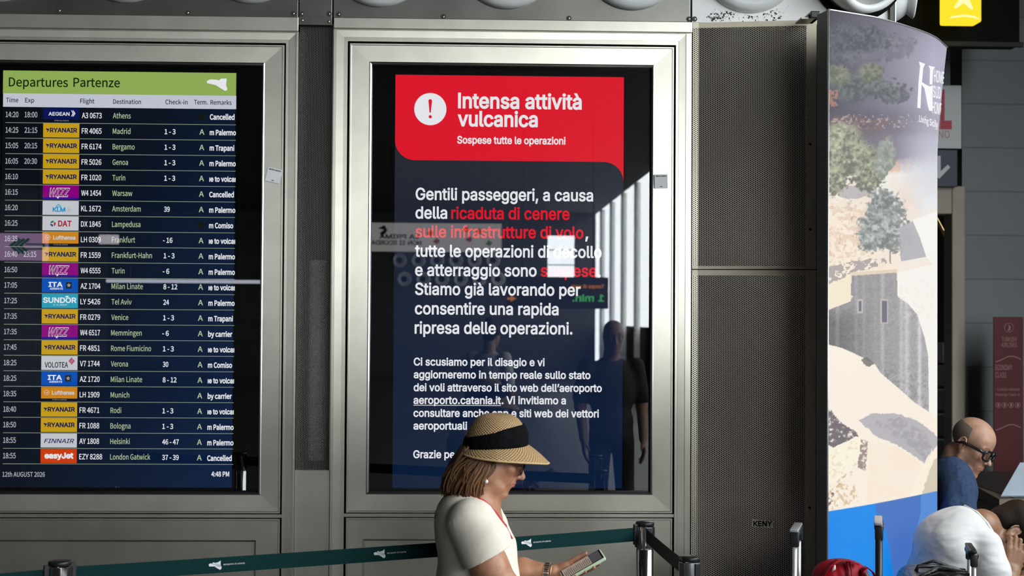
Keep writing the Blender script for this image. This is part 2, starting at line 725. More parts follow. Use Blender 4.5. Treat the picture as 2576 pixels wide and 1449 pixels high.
# red roll-up banner
Yr = 3.9
ra, rc = at(2500, 797, Yr), at(2574, 1210, Yr)
ro = thing('rollup_banner', ((ra.x + rc.x) / 2, Yr, 0), 'dark red airline roll-up banner standing at the right edge', 'banner')
BAN = mat('dark_red_banner', (.10, .006, .008), .6)
b = MB()
b.box(ra.x, rc.x, Yr, Yr + .012, .09, ra.z, BAN)
b.build('banner_sheet', ro)
b = MB()
b.box(ra.x - .02, rc.x + .02, Yr - .05, Yr + .09, 0, .09, mat('grey_banner_base', (.35, .35, .36), .35, .8), .01)
b.build('base', ro)
b = MB()
b.tube([((ra.x + rc.x) / 2, Yr + .03, .09), ((ra.x + rc.x) / 2, Yr + .03, ra.z)], .011, mat('grey_banner_base'), n=8)
b.build('support_pole', ro)
b = MB()
PR = mat('banner_pink_print', (.42, .20, .19), .6)
PD = mat('banner_dark_print', (.05, .01, .01), .6)
rf = lambda u, v: Vector((at(u, 1000, Yr).x, Yr - .002, at(2537, v, Yr).z))
rt = lambda u, v: rf(u, -v)
for (s, x, y, w, h, m_) in (('TURKISH', 2520, 859, 37, 11, PR), ('AIRLINES', 2519, 873, 39, 11, PR), ('ECONOMY', 2504, 931, 42, 13, PR),
                            ('CLASS', 2504, 950, 27, 13, PR), ('Business Class', 2520, 887, 36, 4.5, PD),
                            ('Turkish Airlines', 2507, 983, 58, 7, PR), ('Passenger Check-in', 2505, 996, 60, 7, PR)):
    b.text(s, rt, m_, x, -y, w, h)
circ = lambda cx, cy, r, n=24: [(cx + r * math.cos(2 * PI * i / n), cy + r * math.sin(2 * PI * i / n)) for i in range(n)]
b.poly([circ(2538, 824, 12), circ(2538, 824, 10.8)], rf, PR)
b.poly([[(2534, 832), (2538, 826), (2537, 816), (2542, 822), (2541, 831)]], rf, PR)
for i, cx in enumerate((2511, 2527, 2543, 2560)):
    b.poly([circ(cx, 1019, 7), circ(cx, 1019, 6)], rf, PR)
    b.poly([[(cx - 2.5, 1023), (cx - 1, 1014), (cx + 2, 1015), (cx + 3, 1022)]], rf, PR)
for y0 in (902, 1074):
    up_ = [(2504 + i * 3.2, y0 - 7 * math.sin((i - 6) / 20 * 2 * PI * .75)) for i in range(21)]
    b.poly([up_ + [(x, y + 2) for x, y in reversed(up_)]], rf, PR)
b.build('lettering', ro)

def atd(px, py, d):
    return CAM + ray(px, py) * (d / F_PX)


# counter far right with a slanted pale board on it
zc = CAM.z - 453 / F_PX * 7.6
cn, cf = atd(2514, 1248, 7.6), atd(2447, 1212, 8.25)
co = thing('service_counter', ((cn.x + cf.x) / 2 + .8, 2.5, 0), 'dark service counter with a beige edge behind the seated man', 'counter')
b = MB()
b.box(cf.x - .02, cf.x + 1.9, cn.y + .05, cf.y + .6, .0, zc - .07, noisy('grey_counter_front', (.19, .175, .15), (.23, .21, .185), 9, rough=.6))
b.build('body', co)
b = MB()
b.add([(cn.x, cn.y, zc), (cf.x, cf.y, zc), (cf.x, cf.y + .7, zc), (cf.x + 2., cf.y + .7, zc), (cf.x + 2., cn.y, zc),
       (cn.x, cn.y, zc - .06), (cf.x, cf.y, zc - .06), (cf.x, cf.y + .7, zc - .06), (cf.x + 2., cf.y + .7, zc - .06), (cf.x + 2., cn.y, zc - .06)],
      [(0, 1, 2, 3, 4), (9, 8, 7, 6, 5), (0, 5, 6, 1), (1, 6, 7, 2), (2, 7, 8, 3), (3, 8, 9, 4), (4, 9, 5, 0)],
      noisy('brown_counter_edge', (.16, .12, .08), (.20, .15, .10), 6, rough=.5))
b.build('counter_edge', co)
b = MB()
b.box(cf.x + .0, cf.x + 1.98, cn.y + .02, cf.y + .68, zc, zc + .004, mat('dark_counter_top', (.030, .024, .021), .4))
b.build('counter_top', co)
b = MB()
q0 = Vector((cn.x + .03, cn.y + .06, zc + .005))
dx = Vector((.55, .02, .0))
slope = Vector((.19, .22, .155))
nrm = dx.cross(slope).normalized()
p = [q0, q0 + dx, q0 + dx + slope, q0 + slope]
b.add(p + [v + nrm * .010 for v in p], [(3, 2, 1, 0), (4, 5, 6, 7), (0, 1, 5, 4), (1, 2, 6, 5), (2, 3, 7, 6), (3, 0, 4, 7)],
      noisy('pale_blue_board', (.36, .44, .52), (.54, .60, .65), 5, rough=.5))
bo2 = tag(b.build('slanted_board'), 'pale blue slanted board leaning on the dark service counter', 'board')

# ================================================================== display cabinets
def gl(name, c, s=1.0):
    return glow(name, c, s)


def navy(name, kx, kz, k0, stops):
    """dark display background whose picture itself shades from grey to navy"""
    m = mat(name, (.004, .004, .005), .5, spec=0.)
    tc = N(m, 'ShaderNodeTexCoord')
    sp = N(m, 'ShaderNodeSeparateXYZ')
    m.node_tree.links.new(tc.outputs['Generated'], sp.inputs[0])
    f = math_node(m, 'ADD', math_node(m, 'MULTIPLY', sp.outputs[2], kz), math_node(m, 'MULTIPLY_ADD', sp.outputs[0], kx, k0))
    m.node_tree.links.new(ramp(m, f, stops), bsdf(m).inputs['Emission Color'])
    bsdf(m).inputs['Emission Strength'].default_value = 1.0
    return m


NAVY_R = navy('slate_to_navy_display_light', 0., -1., 1., [(0., (.020, .024, .033)), (.22, (.020, .025, .036)), (.5, (.009, .015, .036)), (1., (.003, .014, .048))])
NAVY_L = navy('black_to_navy_display_light', .62, -.38, .38, [(0., (.0030, .0036, .006)), (.45, (.0035, .007, .017)), (1., (.003, .016, .060))])
WHITE = gl('white_display_light', (.95, .96, 1.0), 1.0)
HEADW = gl('white_heading_light', (.80, .82, .95), .80)
RED = gl('red_display_light', (.86, .008, .026), 1.0)
PALE = gl('pale_green_text_light', (.66, .80, .50), .8)
GREYT = gl('grey_text_light', (.66, .69, .74), .75)
LINE = gl('row_line_light', (.45, .55, .42), .6)
BLACKT = gl('black_display_area', (.006, .010, .006), 1)

Y_GLASS, Y_SCR = .050, .066


def cabinet(label, E):
    """E: the pixel edges of the cabinet in the photograph"""
    X = lambda px, Y=0.: at(px, 720, Y).x
    xm = (E['x'][0] + E['x'][1]) / 2
    Z = lambda py, Y=0.: at(min(max(xm, 300), 2300), py, Y).z
    x0, x1 = X(E['x'][0]), X(E['x'][1])
    root = thing('display_cabinet', ((x0 + x1) / 2, 0, 0), label, 'display cabinet')
    zt, zp = Z(E['top']), Z(E['plate'])
    # housing
    b = MB()
    b.box(x0 + .004, x1 - .004, .10, .34, 0, zt - .01, mat('cabinet_body', (.10, .10, .095), .6))
    b.build('housing', root)
    b = MB()
    b.box(x0, x1, -.014, .10, zp, zt, STEEL, .002)
    b.build('header_plate', root)
    b = MB()
    bx = [X(v) for v in E['bev']]          # outer, bevel outer, bevel inner, flat inner on the left; then the right ones
    bz = [Z(v) for v in E['bevz']]
    z_bot = .0
    rects = [(x0, x1, z_bot, zp, .02), (x0, x1, z_bot, zp, 0.), (bx[0], bx[7], z_bot + .02, bz[0], 0.),
             (bx[0], bx[7], z_bot + .02, bz[0], .004),
             (bx[1], bx[6], z_bot + .05, bz[1], .0055), (bx[1], bx[6], z_bot + .05, bz[1], .0075),
             (bx[2], bx[5], z_bot + .06, bz[2], .0075), (bx[2], bx[5], z_bot + .06, bz[2], .06)]
    b.rings(rects, STEEL)
    b.build('outer_frame', root)
    b = MB()
    b.rings([(bx[2] - .01, bx[5] + .01, .03, bz[2] + .01, .058), (bx[3] + .012, bx[4] - .012, .09, bz[2] - .02, .058)], GAP)
    b.build('shadow_gap', root)
    # screen door
    dx0, dx1 = bx[3], bx[4]
    dzt, dzb = Z(E['door'][0]), Z(E['door'][1])
    ox0, ox1 = X(E['open'][0], .03), X(E['open'][1], .03)
    ozt, ozb = Z(E['open'][2], .03), Z(E['open'][3], .03)
    b = MB()
    b.rings([(dx0, dx1, dzb, dzt, .055), (dx0, dx1, dzb, dzt, .013), (dx0 + .002, dx1 - .002, dzb + .002, dzt - .002, .010),
             (dx0 + .007, dx1 - .007, dzb + .007, dzt - .007, .010), (dx0 + .009, dx1 - .009, dzb + .009, dzt - .009, .013),
             (ox0 - .010, ox1 + .010, ozb - .010, ozt + .010, .0148)], STEEL)
    b.rings([(ox0 - .010, ox1 + .010, ozb - .010, ozt + .010, .0148), (ox0 - .006, ox1 + .006, ozb - .006, ozt + .006, .0135),
             (ox0, ox1, ozb, ozt, .018)], STEEL_LIP)
    b.rings([(ox0, ox1, ozb, ozt, .018), (ox0, ox1, ozb, ozt, .09)], BLACK_PL)
    b.build('screen_door', root)
    for kx in E.get('keys', ()):
        b = MB()
        kc = at(kx[0], kx[1], .0165)
        b.lathe(kc + Vector((0, .002, 0)), [(.0, -.002), (.0045, -.002), (.0045, .004)], GAP, axis=Vector((0, 1, 0)), n=16)
        b.lathe(kc + Vector((0, .002, 0)), [(.0045, -.003), (.0062, -.003), (.0062, .004)], STEEL_LIP, axis=Vector((0, 1, 0)), n=16)
        b.build('lock', root)
    # mid rail, lower door and its recessed panel
    rz0, rz1 = Z(E['rail'][1]), Z(E['rail'][0])
    b = MB()
    b.box(bx[2] - .002, bx[5] + .002, .016, .055, rz0, rz1, STEEL, .001)
    b.build('mid_rail', root)
    lz1 = Z(E['low'][0])
    rx0, rx1, rzt = X(E['low'][1], .03), X(E['low'][2], .03), Z(E['low'][3], .03)
    b = MB()
    b.rings([(dx0, dx1, .08, lz1, .055), (dx0, dx1, .08, lz1, .013), (dx0 + .002, dx1 - .002, .082, lz1 - .002, .010),
             (dx0 + .007, dx1 - .007, .087, lz1 - .007, .010), (dx0 + .009, dx1 - .009, .089, lz1 - .009, .013),
             (rx0 - .008, rx1 + .008, .20, rzt + .008, .0135), (rx0, rx1, .21, rzt, .024)], STEEL)
    b.build('lower_door', root)
    b = MB()
    b.box(rx0 - .004, rx1 + .004, .030, .05, .2, rzt + .004, STEEL)
    b.build('lower_panel', root)
    # screen behind its glass
    b = MB()
    b.box(ox0 - .01, ox1 + .01, Y_SCR + .004, Y_SCR + .03, ozb - .01, ozt + .01, BLACK_MASK)
    b.build('screen_mask', root)
    b = MB()
    b.box(ox0 - .004, ox1 + .004, Y_GLASS, Y_GLASS + .005, ozb - .004, ozt + .004, GLASS)
    b.build('glass_pane', root)
    return root


R_ED = dict(x=(834.5, 1738), top=51, plate=78, bev=(841, 859.5, 869.5, 874, 1695, 1699, 1706, 1724), bevz=(80, 97.5, 107.5),
            door=(111.5, 1292), open=(931.5, 1637, 167, 1237), rail=(1294, 1302.5), low=(1304, 922, 1640, 1360), keys=((891, 933),))
L_ED = dict(x=(-150, 745.5), top=39, plate=75, bev=(-144, -124, -117, -113, 709.5, 713.5, 721.5, 740), bevz=(77, 94.5, 102.5),
            door=(106.5, 1292.5), open=(-57, 656, 161.5, 1237), rail=(1294.5, 1303.5), low=(1305, -67, 646.5, 1362), keys=((686, 935),))
cabR = cabinet('steel display cabinet whose screen shows the red and navy volcanic warning', R_ED)
cabL = cabinet('steel display cabinet whose screen shows the green headed departures list', L_ED)


def scr(dy=0.0):
    """pixel (u, v) of the photograph to the plane of the screens, kept upright"""
    Y = Y_SCR - dy

    def f(u, v):
        return at(u, v, Y)
    return f


def upright(u0, v0, dy):
    """a level line of lettering whose left end on the baseline is at pixel (u0, v0)"""
    Y = Y_SCR - dy
    o = at(u0, v0, Y)
    o2 = at(u0 + 100, v0, Y)
    o3 = at(u0, v0 - 100, Y)
    kx, kz = (o2.x - o.x) / 100, (o3.z - o.z) / 100

    def f(u, v):
        return Vector((o.x + u * kx, Y, o.z + v * kz))
    return f


def put(b, s, u, v, w, h, m, dy=.0012, font='sans', bold=0., shear=0., align='l'):
    b.text(s, upright(u, v, dy), m, 0, 0, w, h, font, bold, shear, align)


def rect(b, u0, v0, u1, v1, m, dy=.0004):
    """upright rectangle with its upper left corner at pixel (u0, v0)"""
    f = upright(u0, v0, dy)
    b.quad(f(0, -(v1 - v0)), f(u1 - u0, -(v1 - v0)), f(u1 - u0, 0), f(0, 0), m)


def shape(b, u0, v0, pts, m, dy=.0012, holes=()):
    f = upright(u0, v0, dy)
    b.poly([[(u - u0, v0 - v) for u, v in lp] for lp in (pts, *holes)], f, m)


def arc(cx, cy, r, a0, a1, n=14):
    return [(cx + r * math.cos(math.radians(a0 + (a1 - a0) * i / n)), cy + r * math.sin(math.radians(a0 + (a1 - a0) * i / n))) for i in range(n + 1)]


# ------------------------------------------------------------------ right screen: the warning
b = MB()
rect(b, 995, 187, 1572, 1221, NAVY_R, .0)
warn = b.build('display_panel', cabR)
b = MB()
pts = [(995, 188), (1572, 188), (1572, 452)] + arc(1522, 452, 50, 0, -90)[1:] + arc(1045, 352, 50, 90, 180)
shape(b, 995, 188, pts, RED, .0004)
b.build('red_heading_area', warn)
b = MB()
shape(b, 1042, 274, circ(1082.5, 274, 40.5, 48), WHITE, .0008)
shape(b, 1078, 251, arc(1082.3, 254, 4.6, 180, 360, 10) + [(1084.2, 280)] + arc(1082.3, 281.5, 2, 0, 180, 6) + [(1080.4, 280)], RED, .0012)
shape(b, 1078, 293, circ(1082.3, 293.5, 4.1, 20), RED, .0012)
b.build('exclamation_symbol', warn)
b = MB()
BD = .045
for s, u, v, w, h, m_, bd in (
        ('\u0399ntensa attività', 1152, 271, 312, 36.5, WHITE, BD), ('vulcanica', 1151, 316.5, 202, 36.5, WHITE, BD),
        ('Sospese tutte le operazioni', 1150, 360.5, 273, 17.8, WHITE, BD),
        ('Gentili passeggeri, a causa', 1045.5, 502, 448, 29, WHITE, .035),
        ('della', 1045, 549, 80, 29, WHITE, .035), ('ricaduta di cenere', 1135, 550, 298.5, 29, RED, .035),
        ('sulle infrastrutture di volo', 1045, 596.5, 424, 29, RED, .035), (',', 1472, 600, None, 29, WHITE, .035),
        ('tutte le operazioni di decollo', 1044, 645, 471, 29, WHITE, .035),
        ('e atterraggio sono', 1044, 693, 306.5, 29, WHITE, .035), ('sospese', 1360, 695, 141, 29, RED, .035), ('.', 1504, 696.5, None, 29, WHITE, .035),
        ('Stiamo già lavorando per', 1044, 741, 417.6, 29, WHITE, .035),
        ('consentire una rapida', 1043.5, 790, 362.5, 29, WHITE, .035),
        ('ripresa delle operazioni.', 1043, 838.5, 398, 29, WHITE, .035),
        ('Ci scusiamo per il disagio e vi', 1040.7, 919, 330, 18.6, WHITE, .04),
        ('aggiorneremo in tempo reale sullo stato', 1040.7, 951, 446, 18.6, WHITE, .04),
        ('dei voli attraverso il sito web dell\u2019aeroporto', 1040.5, 983.5, 475, 18.6, WHITE, .04),
        ('aeroporto.catania.it', 1040, 1015.5, 220.5, 18.6, WHITE, .04), ('. Vi invitiamo a', 1262, 1016, 161.7, 18.6, WHITE, .04),
        ('consultare anche app e siti web dei vettori', 1040, 1048, 468, 18.6, WHITE, .04),
        ('aeroportuali', 1040, 1080, 135, 18.6, WHITE, .04),
        ('Grazie per l', 1039.5, 1152, 127, 18.6, WHITE, .04)):
    put(b, s, u, v, w, h, m_, .0012, 'sans', bd)
rect(b, 1040, 1018.5, 1260.5, 1020, WHITE, .0012)
b.build('lettering', warn)

# ------------------------------------------------------------------ left screen: the departures
b = MB()
rect(b, 8, 177, 596, 1219, NAVY_L, .0)
dep = b.build('display_panel', cabL)
b = MB()
GREEN = gl('green_heading_light', (.36, .54, .12), .9)
rect(b, 8, 177, 597, 234.5, GREEN, .0004)
INK = gl('dark_green_ink', (.010, .022, .006), 1)
put(b, 'Departures', 22, 217, 149, 22, INK, font='hum', bold=.02)
put(b, 'Partenze', 184.5, 218, 117, 22, INK, font='hum', bold=.02)
shape(b, 520, 205, [(520, 204), (529, 199.5), (545, 200), (550, 202), (556, 197.5), (570, 197), (569, 215), (572, 222), (571, 227), (566, 228),
                    (543, 214), (521, 209)], WHITE)
b.build('green_heading', dep)
b = MB()
rect(b, 8, 234.5, 597, 268.5, HEADW, .0004)
INKG = gl('dark_heading_ink', (.012, .020, .035), 1)
for s, u, v, w in (('Time', 15, 257, 31), ('Exp', 63, 257.5, 23), ('Flight', 201.5, 259.5, 36), ('Destination', 284.6, 261, 70),
                   ('Check-in', 416, 262, 56), ('Term.', 488.4, 262.5, 34), ('Remarks', 529.4, 263, 53)):
    put(b, s, u, v, w, 11, INKG, font='hum', bold=.02)
b.build('column_heading', dep)

ROWS = '''14:20|18:00|aegean|A3 0673|Athens||x|Cancelled
14:25|21:15|ryanair|FR 4065|Madrid|1 - 3|A|m Palermo
15:05|20:15|ryanair|FR 6174|Bergamo|1 - 3|A|m Trapani
16:05|20:30|ryanair|FR 5026|Genoa|1 - 3|A|m Palermo
16:10||ryanair|FR 1020|Turin|1 - 3|A|ıe to volcaı
16:15||wizz|W4 1454|Warsaw||A|Cancelled
16:20||klm|KL 1672|Amsterdam|39|A|m Palermo
16:25||dat|DX 1845|Lampedusa||x|m Comiso
16:35||lufthansa|LH 0309|Frankfurt| - 16|A|ıe to volcaı
16:40|23:15|ryanair|FR 1559|Frankfurt-Hahn|1 - 3|A|m Palermo
16:50||wizz|W4 6555|Turin| - 6|A|m Palermo
17:05||ita|AZ 1704|Milan Linate|8 - 12|A|ıe to volcaı
17:25||sundor|LY 5426|Tel Aviv|24|A|m Palermo
17:35||ryanair|FR 0279|Venice|1 - 3|A|m Trapani
17:35||wizz|W4 6517|Memmingen| - 6|A|by carrier
17:45||ryanair|FR 4851|Rome Fiumicino|1 - 3|A|ıe to volcaı
18:25||volotea|V7 1744|Verona|30|A|m Comiso
18:25||ita|AZ 1720|Milan Linate|8 - 12|A|ıe to volcaı
18:35||lufthansa|LH 1909|Munich||A|by carrier
18:40||ryanair|FR 4671|Rodi|1 - 3|A|ıe to volcaı
18:50||ryanair|FR 1088|Bologna|1 - 3|A|m Palermo
18:55||finnair|AY 1808|Helsinki|46 - 47|A|m Palermo
18:55||easyjet|EZY 8288|London Gatwick|37 - 39|A|Cancelled'''.split('\n')

WID = {'m Palermo': 66, 'm Trapani': 62, 'm Comiso': 61, 'Cancelled': 62, 'by carrier': 61, 'ıe to volcaı': 66}
tile_bg = {'aegean': ((.003, .010, .13), .8), 'ryanair': ((.74, .44, .012), .9), 'wizz': ((.33, .0, .26), .9), 'klm': ((.72, .74, .80), .9),
           'dat': ((.72, .74, .80), .9), 'lufthansa': ((.80, .30, .012), .9), 'ita': ((.0, .10, .60), .9), 'sundor': ((.03, .44, .62), .9),
           'volotea': ((.72, .74, .80), .9), 'finnair': ((.72, .74, .80), .9), 'easyjet': ((.80, .06, .004), .9)}
RY = gl('navy_logo_ink', (.004, .012, .10), 1)
DK = gl('dark_logo_ink', (.02, .02, .025), 1)
CY = gl('cyan_logo', (.0, .36, .72), 1)
DR = gl('dark_red_logo', (.42, .01, .03), 1)
PKR = gl('crimson_logo', (.50, .02, .08), 1)
OR = gl('orange_tile_light', (.80, .30, .012), .9)
LG = gl('pale_logo_light', (.80, .78, .78), .9)


def airline_tile(kind, u, v, last=False):
    b = MB()
    c, s = tile_bg[kind]
    bgm = gl(kind + '_tile_light', c, s)
    h = 35.4
    g = lambda x, y: (u + x, v + y)
    if kind in ('aegean', 'lufthansa'):
        rect(b, u, v, u + 91, v + 29, bgm, .0006)
        put(b, 'STAR ALLIANCE', u + 28, v + 33.6, 36, 2.4, GREYT, .0010)
    else:
        rect(b, u, v, u + 91, v + h, bgm, .0006)
    if kind == 'aegean':
        put(b, 'AEGEAN', u + 13, v + 19.5, 53, 8.6, WHITE, bold=.03)
        for x in (70, 74):
            shape(b, u + x, v + 14, [g(x, 7), g(x + 4, 14.5), g(x, 22), g(x + 2, 22), g(x + 7, 14.5), g(x + 2, 7)], WHITE)
    elif kind == 'ryanair':
        put(b, 'RYANAIR', u + 16.5, v + 22.5, 69, 10.4, RY, bold=.06)
        shape(b, u + 6, v + 18, [g(6.5, 12.5), g(12, 14), g(15, 13.2), g(14.2, 17), g(10.5, 22.5), g(9, 22), g(11.5, 17.5), g(8, 18), g(8.8, 16), g(6.8, 15)], RY)
    elif kind == 'wizz':
        rect(b, u, v + 30.5, u + 91, v + h, gl('wizz_blue_light', (.03, .01, .36), .9), .0008)
        put(b, 'WIZZ', u + 13, v + 28, 50, 20.5, LG, .0010, 'sans', .07, .25)
        put(b, 'WIZZ', u + 15, v + 27.3, 47, 19, bgm, .0014, 'sans', .015, .25)
        shape(b, u + 36, v + 31, circ(u + 38, v + 31, 2.6, 14), LG, .0010)
    elif kind == 'klm':
        put(b, 'KLM', u + 25, v + 27, 32, 10, CY, bold=.07)
        for i, x in enumerate((35, 38.4, 41.8, 45.2)):
            shape(b, u + x, v + 12, circ(u + x, v + 12.5 - (1.5 if 0 < i < 3 else 0), 1.5, 10), CY)
        rect(b, u + 33.5, v + 14.6, u + 46.8, v + 16.4, CY, .0012)
        shape(b, u + 40.1, v + 9, circ(u + 40.1, v + 9, 1.2, 8), CY)
        shape(b, u + 60, v + 23, circ(u + 66, v + 22.5, 6.2, 24), GREYT, .0010, [circ(u + 66, v + 22.5, 5.1, 24)])
        shape(b, u + 62, v + 23, [g(62, 24), g(68, 18.5), g(67, 21.5), g(70.5, 21), g(66, 26)], GREYT)
    elif kind == 'dat':
        put(b, 'DAT', u + 39, v + 25, 34, 13.5, DR, bold=.05)
        for a, m_ in ((200, gl('green_logo', (.02, .22, .10), 1)), (320, gl('red_logo', (.55, .03, .02), 1)), (80, gl('blue_logo', (.02, .08, .30), 1))):
            shape(b, u + 26, v + 18, arc(u + 26, v + 18.5, 7.2, a, a + 95, 8) + list(reversed(arc(u + 26, v + 18.5, 2.6, a, a + 95, 8))), m_)
    elif kind == 'lufthansa':
        shape(b, u + 13, v + 14, circ(u + 13.5, v + 14.2, 6.6, 26), LG, .0010, [circ(u + 13.5, v + 14.2, 5.7, 26)])
        shape(b, u + 9, v + 15, [g(8.5, 12), g(13, 14.5), g(19, 11), g(15, 16.5), g(12.5, 16)], LG)
        put(b, 'Lufthansa', u + 27, v + 19, 56, 9.2, LG, bold=.05)
    elif kind == 'ita':
        put(b, 'ITA', u + 16, v + 21, 36, 11.5, WHITE, bold=.05)
        put(b, 'AIRWAYS', u + 19.5, v + 28.5, 33, 4.8, WHITE, bold=.03)
        rect(b, u + 60, v + 9.5, u + 75, v + 26, DK, .0010)
        cx, cy = u + 67.5, v + 17.5
        star = [(cx + (5.2 if i % 2 == 0 else 2.2) * math.sin(i * PI / 5), cy - (5.2 if i % 2 == 0 else 2.2) * math.cos(i * PI / 5)) for i in range(10)]
        shape(b, cx, cy, star, LG, .0014)
        shape(b, cx, cy, [(cx + (p[0] - cx) * .45, cy + (p[1] - cy) * .45) for p in star], DK, .0018)
    elif kind == 'sundor':
        put(b, 'SUNDOR', u + 3, v + 22, 84, 12.6, WHITE, bold=.05)
        shape(b, u + 58, v + 7, [g(57.5, 8), g(62, 5), g(68, 5), g(65, 8.5), g(58.5, 9)], WHITE)
        put(b, 'EL AL GROUP', u + 29, v + 29.5, 34, 3.8, WHITE)
    elif kind == 'volotea':
        put(b, 'VOLOTEA', u + 8, v + 29, 59, 13, DK, font='hum', bold=.03)
        for i in range(4):
            for j in range(4):
                x, y = 76 + (i - j) * 2.0, 5 + (i + j) * 2.35 + 1
                shape(b, u + x, v + y, [g(x, y - 2.2), g(x + 1.9, y), g(x, y + 2.2), g(x - 1.9, y)], PKR if (i + j) % 2 == 0 or (i in (0, 3)) else gl('pink_logo', (.62, .25, .35), .9))
    elif kind == 'finnair':
        put(b, 'FINNAIR', u + 8, v + 24, 74, 10.5, RY, bold=.02, shear=.3)
    elif kind == 'easyjet':
        put(b, 'easyJet', u + 9.5, v + 23.2, 73, 13.2, WHITE, bold=.08)
    return b.build('airline_tile', dep)


txt = MB()
for i, row in enumerate(ROWS):
    t, e, lg, fl, de, ck, tm, rm = row.split('|')
    v = 307.5 + 39.02 * i                # row line at the left end
    dx = -.0080 * (v - 290)              # the display leans a little in the photograph
    airline_tile(lg, 109 + dx + (.3 if i else 0), v - 36.6)
    put(txt, t, 14.4 + dx, v - 13.2, 32, 13.2, GREYT, font='hum', bold=.02)
    if e:
        put(txt, e, 62 + dx, v - 12.8, 32, 13.2, GREYT, font='hum', bold=.02)
    put(txt, fl, 206 + dx, v - 10.6, 50 if len(fl) < 8 else 58, 13.2, WHITE, font='hum', bold=.02)
    put(txt, de, 284 + dx, v - 10.0, {6: 45, 5: 40, 7: 55.5, 8: 50, 9: 71, 12: 79, 14: 101}.get(len(de)) if de not in ('Amsterdam', 'Frankfurt', 'Memmingen', 'Lampedusa', 'Verona', 'Munich', 'Warsaw', 'Madrid', 'Venice', 'Turin', 'Genoa', 'Rodi', 'Bologna', 'Helsinki', 'Tel Aviv')
        else {'Amsterdam': 72, 'Frankfurt': 58.5, 'Memmingen': 77, 'Lampedusa': 71.5, 'Verona': 43, 'Munich': 47, 'Warsaw': 50.5, 'Madrid': 44.5, 'Venice': 43, 'Turin': 32.5, 'Genoa': 39, 'Rodi': 27, 'Bologna': 50.5, 'Helsinki': 49, 'Tel Aviv': 51}[de],
        13.2, PALE, font='hum', bold=.012)
    if ck:
        off = 0 if ck[0] != ' ' else -2
        w = {'1 - 3': 27.5, '39': 14.5, ' - 16': 24, ' - 6': 16.5, '8 - 12': 35, '24': 14.5, '30': 14, '46 - 47': 42, '37 - 39': 42}[ck]
        put(txt, ck.strip(), 414.5 + dx + off, v - 9.2, w, 12.2, WHITE, font='hum', bold=.03)
    if tm == 'A':
        put(txt, 'A', 502 + dx, v - 8.0, 12.5, 13.2, PALE, font='hum', bold=.02)
    else:
        rect(txt, 499 + dx, v - 22, 516 + dx, v - 6.5, BLACKT, .0010)
    put(txt, rm, 528 + dx, v - 7.0, WID[rm], 12.6, WHITE, font='sans' if '\u0131' in rm else 'hum', bold=.05)
    rect(txt, 14 + dx, v, 596 + dx, v + 1.5, LINE, .0006)
put(txt, '12th AUGUST 2026', 6, 1199, 107, 11.6, GREYT, font='hum', bold=.02)
put(txt, '4:48 PM', 531.5, 1198.5, 45, 12, WHITE, font='hum', bold=.04)
txt.build('lettering', dep)
b = MB()
put(b, 'LG', 296, 1227, 5.5, 3.4, mat('grey_bezel_print', (.3, .3, .3), .6), .001)
shape(b, 292, 1225, circ(292, 1225.3, 2.3, 14), mat('grey_bezel_print'), .001)
b.build('bezel_mark', cabL)

# ================================================================== wall cladding, perforated sheets, nozzles
CLAD = noisy('grey_metal_cladding', (.29, .28, .25), (.37, .355, .32), 4, (1, 1, 1), rough=.3, metal=.9, r01=(.28, .36))
PERF = perforated('perforated_brown_steel', (.50, .445, .36), (.62, .565, .465), rough=.34, metal=.85)
PERF2 = perforated('perforated_grey_steel', (.15, .145, .135), (.20, .195, .18), a=.0058, b=.0067, r=.0023, rough=.4, metal=.8)
BRN = noisy('brown_steel_margin', (.74, .655, .50), (.80, .72, .57), 6, (1, 1, .4), rough=.42, metal=.2)
WHITE_CLAD = noisy('pale_painted_cladding', (.80, .80, .785), (.88, .88, .865), 5, rough=.35)


def grime(name):
    m = mat(name, (.02, .018, .015), .9)
    n, l = nt(m)
    f = noise(m, 160, (1, 1, 1), 2)
    f2 = noise(m, 9, (1, 1, 1.3), 3)
    k = math_node(m, 'GREATER_THAN', math_node(m, 'ADD', f, math_node(m, 'MULTIPLY', f2, .9)), 1.08)
    tr = N(m, 'ShaderNodeBsdfTransparent')
    mx = N(m, 'ShaderNodeMixShader')
    l.new(k, mx.inputs[0])
    l.new(tr.outputs[0], mx.inputs[1])
    l.new(bsdf(m).outputs[0], mx.inputs[2])
    l.new(mx.outputs[0], n['Material Output'].inputs[0])
    return m


GRIME = grime('black_grime_speckle')


def clad(label, pxa, pxb, pya, pyb, screws, y=.004, m=None):
    """pya, pyb: lower edge at the left and right end"""
    xa, xb = at(pxa, 50, y).x, at(pxb, 50, y).x
    za, zb = at(pxa, pya, y).z, at(pxb, pyb, y).z
    z = (za + zb) / 2
    o = thing('cladding_panel', ((xa + xb) / 2, y, z), label, 'wall panel', 'metal cladding panels above the screens')
    b = MB()
    b.box(xa + .0015, xb - .0015, y, y + .03, z, CEIL_Z, m or CLAD, .0015)
    b.build('sheet', o)
    for sx, sy in screws:
        p = at(sx, sy, y)
        b = MB()
        b.lathe(p, [(.0, -.004), (.003, -.0045), (.0055, -.002), (.0062, .001)], STEEL_LIP, axis=Vector((0, 1, 0)), n=14)
        b.lathe(p, [(.0, -.0046), (.0018, -.0046)], GAP, axis=Vector((0, 1, 0)), n=8)
        b.lathe(p, [(.0062, -.0006), (.011, -.0003)], mat('dark_stain', (.05, .045, .04), .8), axis=Vector((0, 1, 0)), n=14)
        b.build('screw', o)
    return o


